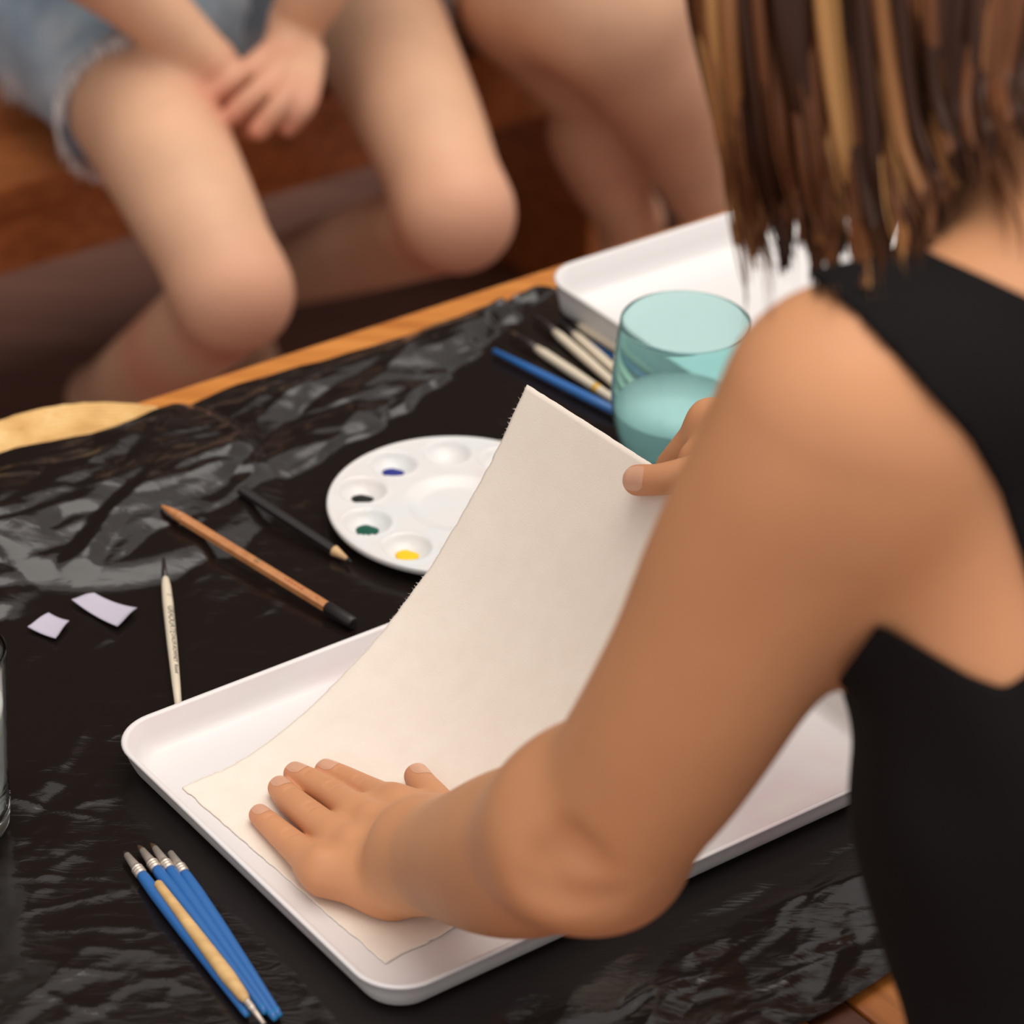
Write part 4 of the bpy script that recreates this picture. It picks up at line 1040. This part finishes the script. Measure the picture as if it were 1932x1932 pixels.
# ---------------------------------------------------------------- people on the bench
def fp(lst): return [(PF(x, y, z), r) for x, y, z, r in lst]
def on_seat(d, p):
    v_ = p @ V.astype(np.float32); m_ = (v_ > BV - 0.012) & (p[:, 2] > BZ - 0.10) & (p[:, 2] < BZ + 0.1)
    return np.where(m_, np.maximum(d, BZ + 0.0015 - p[:, 2]), d)
def seated(label, thighs, shins, pelvis, torso_top, arms, hands, shirt, base, knees, fine_at=()):
    root = thing('person', label, 'person', base)
    prm = []
    for c_ in thighs + shins: prm += chain(c_, 0.03)
    for c_ in arms: prm += chain(c_, 0.02)
    for c_ in hands: prm += chain(c_, 0.004)
    for c_ in shins:                                             # feet
        a_, r = c_[-1]; g = a_.copy(); g[2] = 0.035; prm += [cone(a_, g, r, .036, 0.02), cone(g, g + np.array([.05, -.13, 0.0]), .036, .026, 0.02)]
    tt = torso_top
    neck = tt + Z * .10; hc = tt + Z * .24 + np.array([.01, -.03, 0])
    prm += [cone(pelvis, tt, .13, .14, 0.04, np.array([.3, -.95, 0]), 1.35), cone(tt, neck, .055, .05, 0.03), cone(neck, hc, .05, .06, 0.03),
            ell(hc, np.eye(3), [.074, .092, .115], 0.02), ell(hc + np.array([.015, -.06, -.05]), np.eye(3), [.045, .04, .05], 0.03), cone(hc + np.array([.01, -.09, .0]), hc + np.array([.01, -.105, -.03]), .008, .010, .012)]
    for sx in (-1, 1): prm += [ell(hc + np.array([sx * .028, -.083, .012]), np.eye(3), [.012, .008, .008], .006), ell(hc + np.array([sx * .075, 0, -.005]), np.eye(3), [.008, .018, .028], .006)]
    f_all = union(prm); low = [c_ for c_ in shins]
    f = lambda p: on_seat(f_all(p), p)
    hb = np.array([q[0] for h_ in hands for q in h_]); fr = [[(hb[:, k].min() - .015, hb[:, k].max() + .015, .0042)] for k in range(3)]
    v, fc = bodymesh(f, prm, 0.0075, fr if len(hands) > 3 else ((), (), ()))
    o = part('body', (v, fc), M_skin_pale, root); add_flush(o, knees, BASE[root.name])
    sh = [cone(pelvis, tt, .14, .15, 0.04, np.array([.3, -.95, 0]), 1.35)] + [cone(tt, c_[0][0], .06, .055, .03) for c_ in arms]
    sf = union(sh); part('shirt', bodymesh(lambda p: np.maximum(sf(p), pelvis[2] - .03 - p[:, 2]), sh, 0.010), shirt, root)
    hf = union([ell(hc + np.array([0, .015, .015]), np.eye(3), [.084, .096, .118], .01)])
    part('hair', bodymesh(lambda p: np.maximum(hf(p), -(p[:, 1] - hc[1]) - .045 - 0.3 * (p[:, 2] - hc[2])), [ell(hc, np.eye(3), [.13, .13, .14])], 0.010), M_hair[1], root)
    return root, f
def shorts(root, hips, hem_pts, m, cut_dirs, off=0.010, fray=None):
    pr_ = []
    for c_ in hem_pts: pr_ += chain(c_, 0.03)
    pr_ += [cone(hips[0], hips[1], .105, .105, .03)]
    sf = union(pr_)
    def g(p):
        d = sf(p) - off + 0.002 * np.sin(p[:, 0] * 90) * np.sin(p[:, 2] * 70 + p[:, 1] * 40)
        d = on_seat(d, p)
        for o_, n_ in cut_dirs:                                  # each hem only cuts its own leg
            own = np.linalg.norm(p - o_.astype(np.float32), axis=1) - 0.15
            d = np.maximum(d, np.where(own < 0, (p - o_.astype(np.float32)) @ n_.astype(np.float32), -1))
        return d
    so_ = part('shorts', bodymesh(g, pr_, 0.008), m, root)
    if fray:
        r_ = np.random.default_rng(3); th_ = []
        for (o_, n_), rad in zip(cut_dirs, fray):
            _, a_, b_ = frame(n_)
            for q in range(260):
                an = r_.random() * 6.283; e = a_ * math.cos(an) + b_ * math.sin(an); rr = rad + off
                p = o_ + e * rr
                for _ in range(12): p = p - e * float(sf(p[None].astype(np.float32))[0] - off) * 0.7
                q0 = p - n_ * .006; q1 = p + n_ * r_.uniform(.004, .014) + e * .002 - Z * .003; q2 = q1 + n_ * r_.uniform(.0, .01) - Z * .006 + r_.normal(0, .003, 3)
                if min(q0[2], q1[2], q2[2]) < BZ + .004: continue
                th_.append(tube([q0, q1, q2], [.0012, .0010, .0004], 4))
        fo_ = part('frayed_hem', merge(*th_), M_fray, root, parent=so_); fo_['kind'] = 'stuff'
    return so_
hipA1, hemA, midA, kneeA = fp([(165, 15, .565, .098), (262, 190, .545, .0745), (365, 395, .515, .061), (440, 545, .475, .051)])
hipA2, hemB, midB, kneeB = fp([(640, -95, .565, .095), (690, 10, .545, .078), (790, 225, .515, .064), (862, 392, .475, .0525)])
shA = fp([(442, 560, .462, .050), (335, 655, .31, .049), (190, 750, .10, .034)])
shB = fp([(862, 415, .462, .0505), (650, 478, .250, .047), (440, 540, .09, .034)])
pelA = (hipA1[0] + hipA2[0]) / 2 + np.array([-.02, .07, .03])
topA = pelA + np.array([.03, -.02, .44])
elA1, elA2 = PF(60, -130, .76), PF(700, -260, .78)
armA = [[(topA + np.array([-.17, -.02, -.02]), .045), (elA1, .038)] , [(topA + np.array([.17, .0, -.02]), .045), (elA2, .038)]]
foreA = [fp([(60, -130, .76, .038), (240, -20, .68, .037), (395, 120, .60, .027)]), fp([(700, -260, .78, .038), (610, -60, .68, .036), (560, 40, .62, .028)])]
hndA = [fp([(395, 120, .60, .027), (430, 165, .575, .026), (470, 205, .56, .018)]), fp([(560, 40, .62, .028), (545, 95, .60, .027), (520, 130, .592, .022)]),
        fp([(540, 85, .605, .018), (475, 128, .60, .0125), (402, 178, .580, .0105)]), fp([(550, 100, .60, .018), (500, 160, .595, .0125), (438, 218, .570, .0105)]),
        fp([(566, 105, .60, .018), (538, 182, .59, .0122), (488, 246, .562, .0102)]), fp([(585, 105, .60, .016), (578, 190, .585, .0115), (543, 240, .56, .0098)]),
        fp([(450, 190, .56, .016), (490, 228, .545, .012), (470, 246, .54, .010)])]
pA_root, fA = seated('person in faded denim shorts sitting on the bench with clasped hands', [[hipA1, hemA, midA, kneeA], [hipA2, hemB, midB, kneeB]], [shA, shB], pelA, topA, armA + foreA, hndA, M_grey,
    np.array([pelA[0], pelA[1], 0.0]), [(kneeA[0] + np.array([.02, -.03, -.01]), .07, .45), (kneeB[0] + np.array([.02, -.03, -.01]), .07, .45)] + [(h_[-1][0], .03, .8) for h_ in hndA] + [(h_[1][0], .03, .5) for h_ in hndA] + [(shA[0][0] - Z * .04, .06, .9), (shB[0][0] - Z * .04, .06, .9), (shA[1][0], .09, .8)])  # knees and fingers redder; below the knees and one shin darker red
dA = midA[0] - hemA[0]; dA /= np.linalg.norm(dA); dB = midB[0] - hemB[0]; dB /= np.linalg.norm(dB)
shorts(pA_root, (hipA1[0], hipA2[0]), [[hipA1, hemA, (hemA[0] + dA * .06, .078)], [hipA2, hemB, (hemB[0] + dB * .06, .08)]], M_denim, [(hemA[0] + dA * .004, dA), (hemB[0] + dB * .0, dB)], 0.011, (.0745, .078))

thB = fp([(1010, -70, .575, .085), (1050, -15, .585, .078), (1150, 5, .60, .078)])
shB1 = fp([(1150, 5, .60, .078), (1240, 150, .49, .070), (1288, 265, .385, .054), (1345, 420, .22, .031)])
rear = fp([(1000, 10, .555, .072), (1105, 175, .43, .047), (1122, 270, .36, .0495), (1190, 420, .20, .036)])
pelB = PF(1075, -200, .585) ; topB = pelB + np.array([.02, -.02, .44])
eB1, eB2 = pelB + np.array([-.22, -.05, .2]), pelB + np.array([.24, -.05, .2])
pB_root, fB = seated('person with bare crossed legs sitting on the bench, partly behind the hair', [thB], [shB1, rear], pelB, topB,
    [[(topB + np.array([-.17, 0, -.02]), .045), (eB1, .038)], [(topB + np.array([.17, 0, -.02]), .045), (eB2, .038)], [(eB1, .038), (pelB + np.array([-.1, -.16, .16]), .027)], [(eB2, .038), (pelB + np.array([.14, -.18, .15]), .027)]],
    [[(pelB + np.array([-.1, -.16, .16]), .025), (pelB + np.array([-.05, -.2, .13]), .02)], [(pelB + np.array([.14, -.18, .15]), .025), (pelB + np.array([.15, -.24, .13]), .02)]],
    M_palegrey, np.array([pelB[0], pelB[1], 0.0]), [(shB1[1][0], .10, .35), (rear[2][0], .08, .3), (rear[3][0], .1, .15)])
dS = thB[1][0] - thB[0][0]; dS /= np.linalg.norm(dS)
shorts(pB_root, (PF(1110, -90, .575), pelB), [[(pelB, .10), (PF(1100, -80, .555), .085), (PF(1000, -15, .535), .060), (PF(985, 15, .53), .055)]], M_palegrey, [], 0.010)
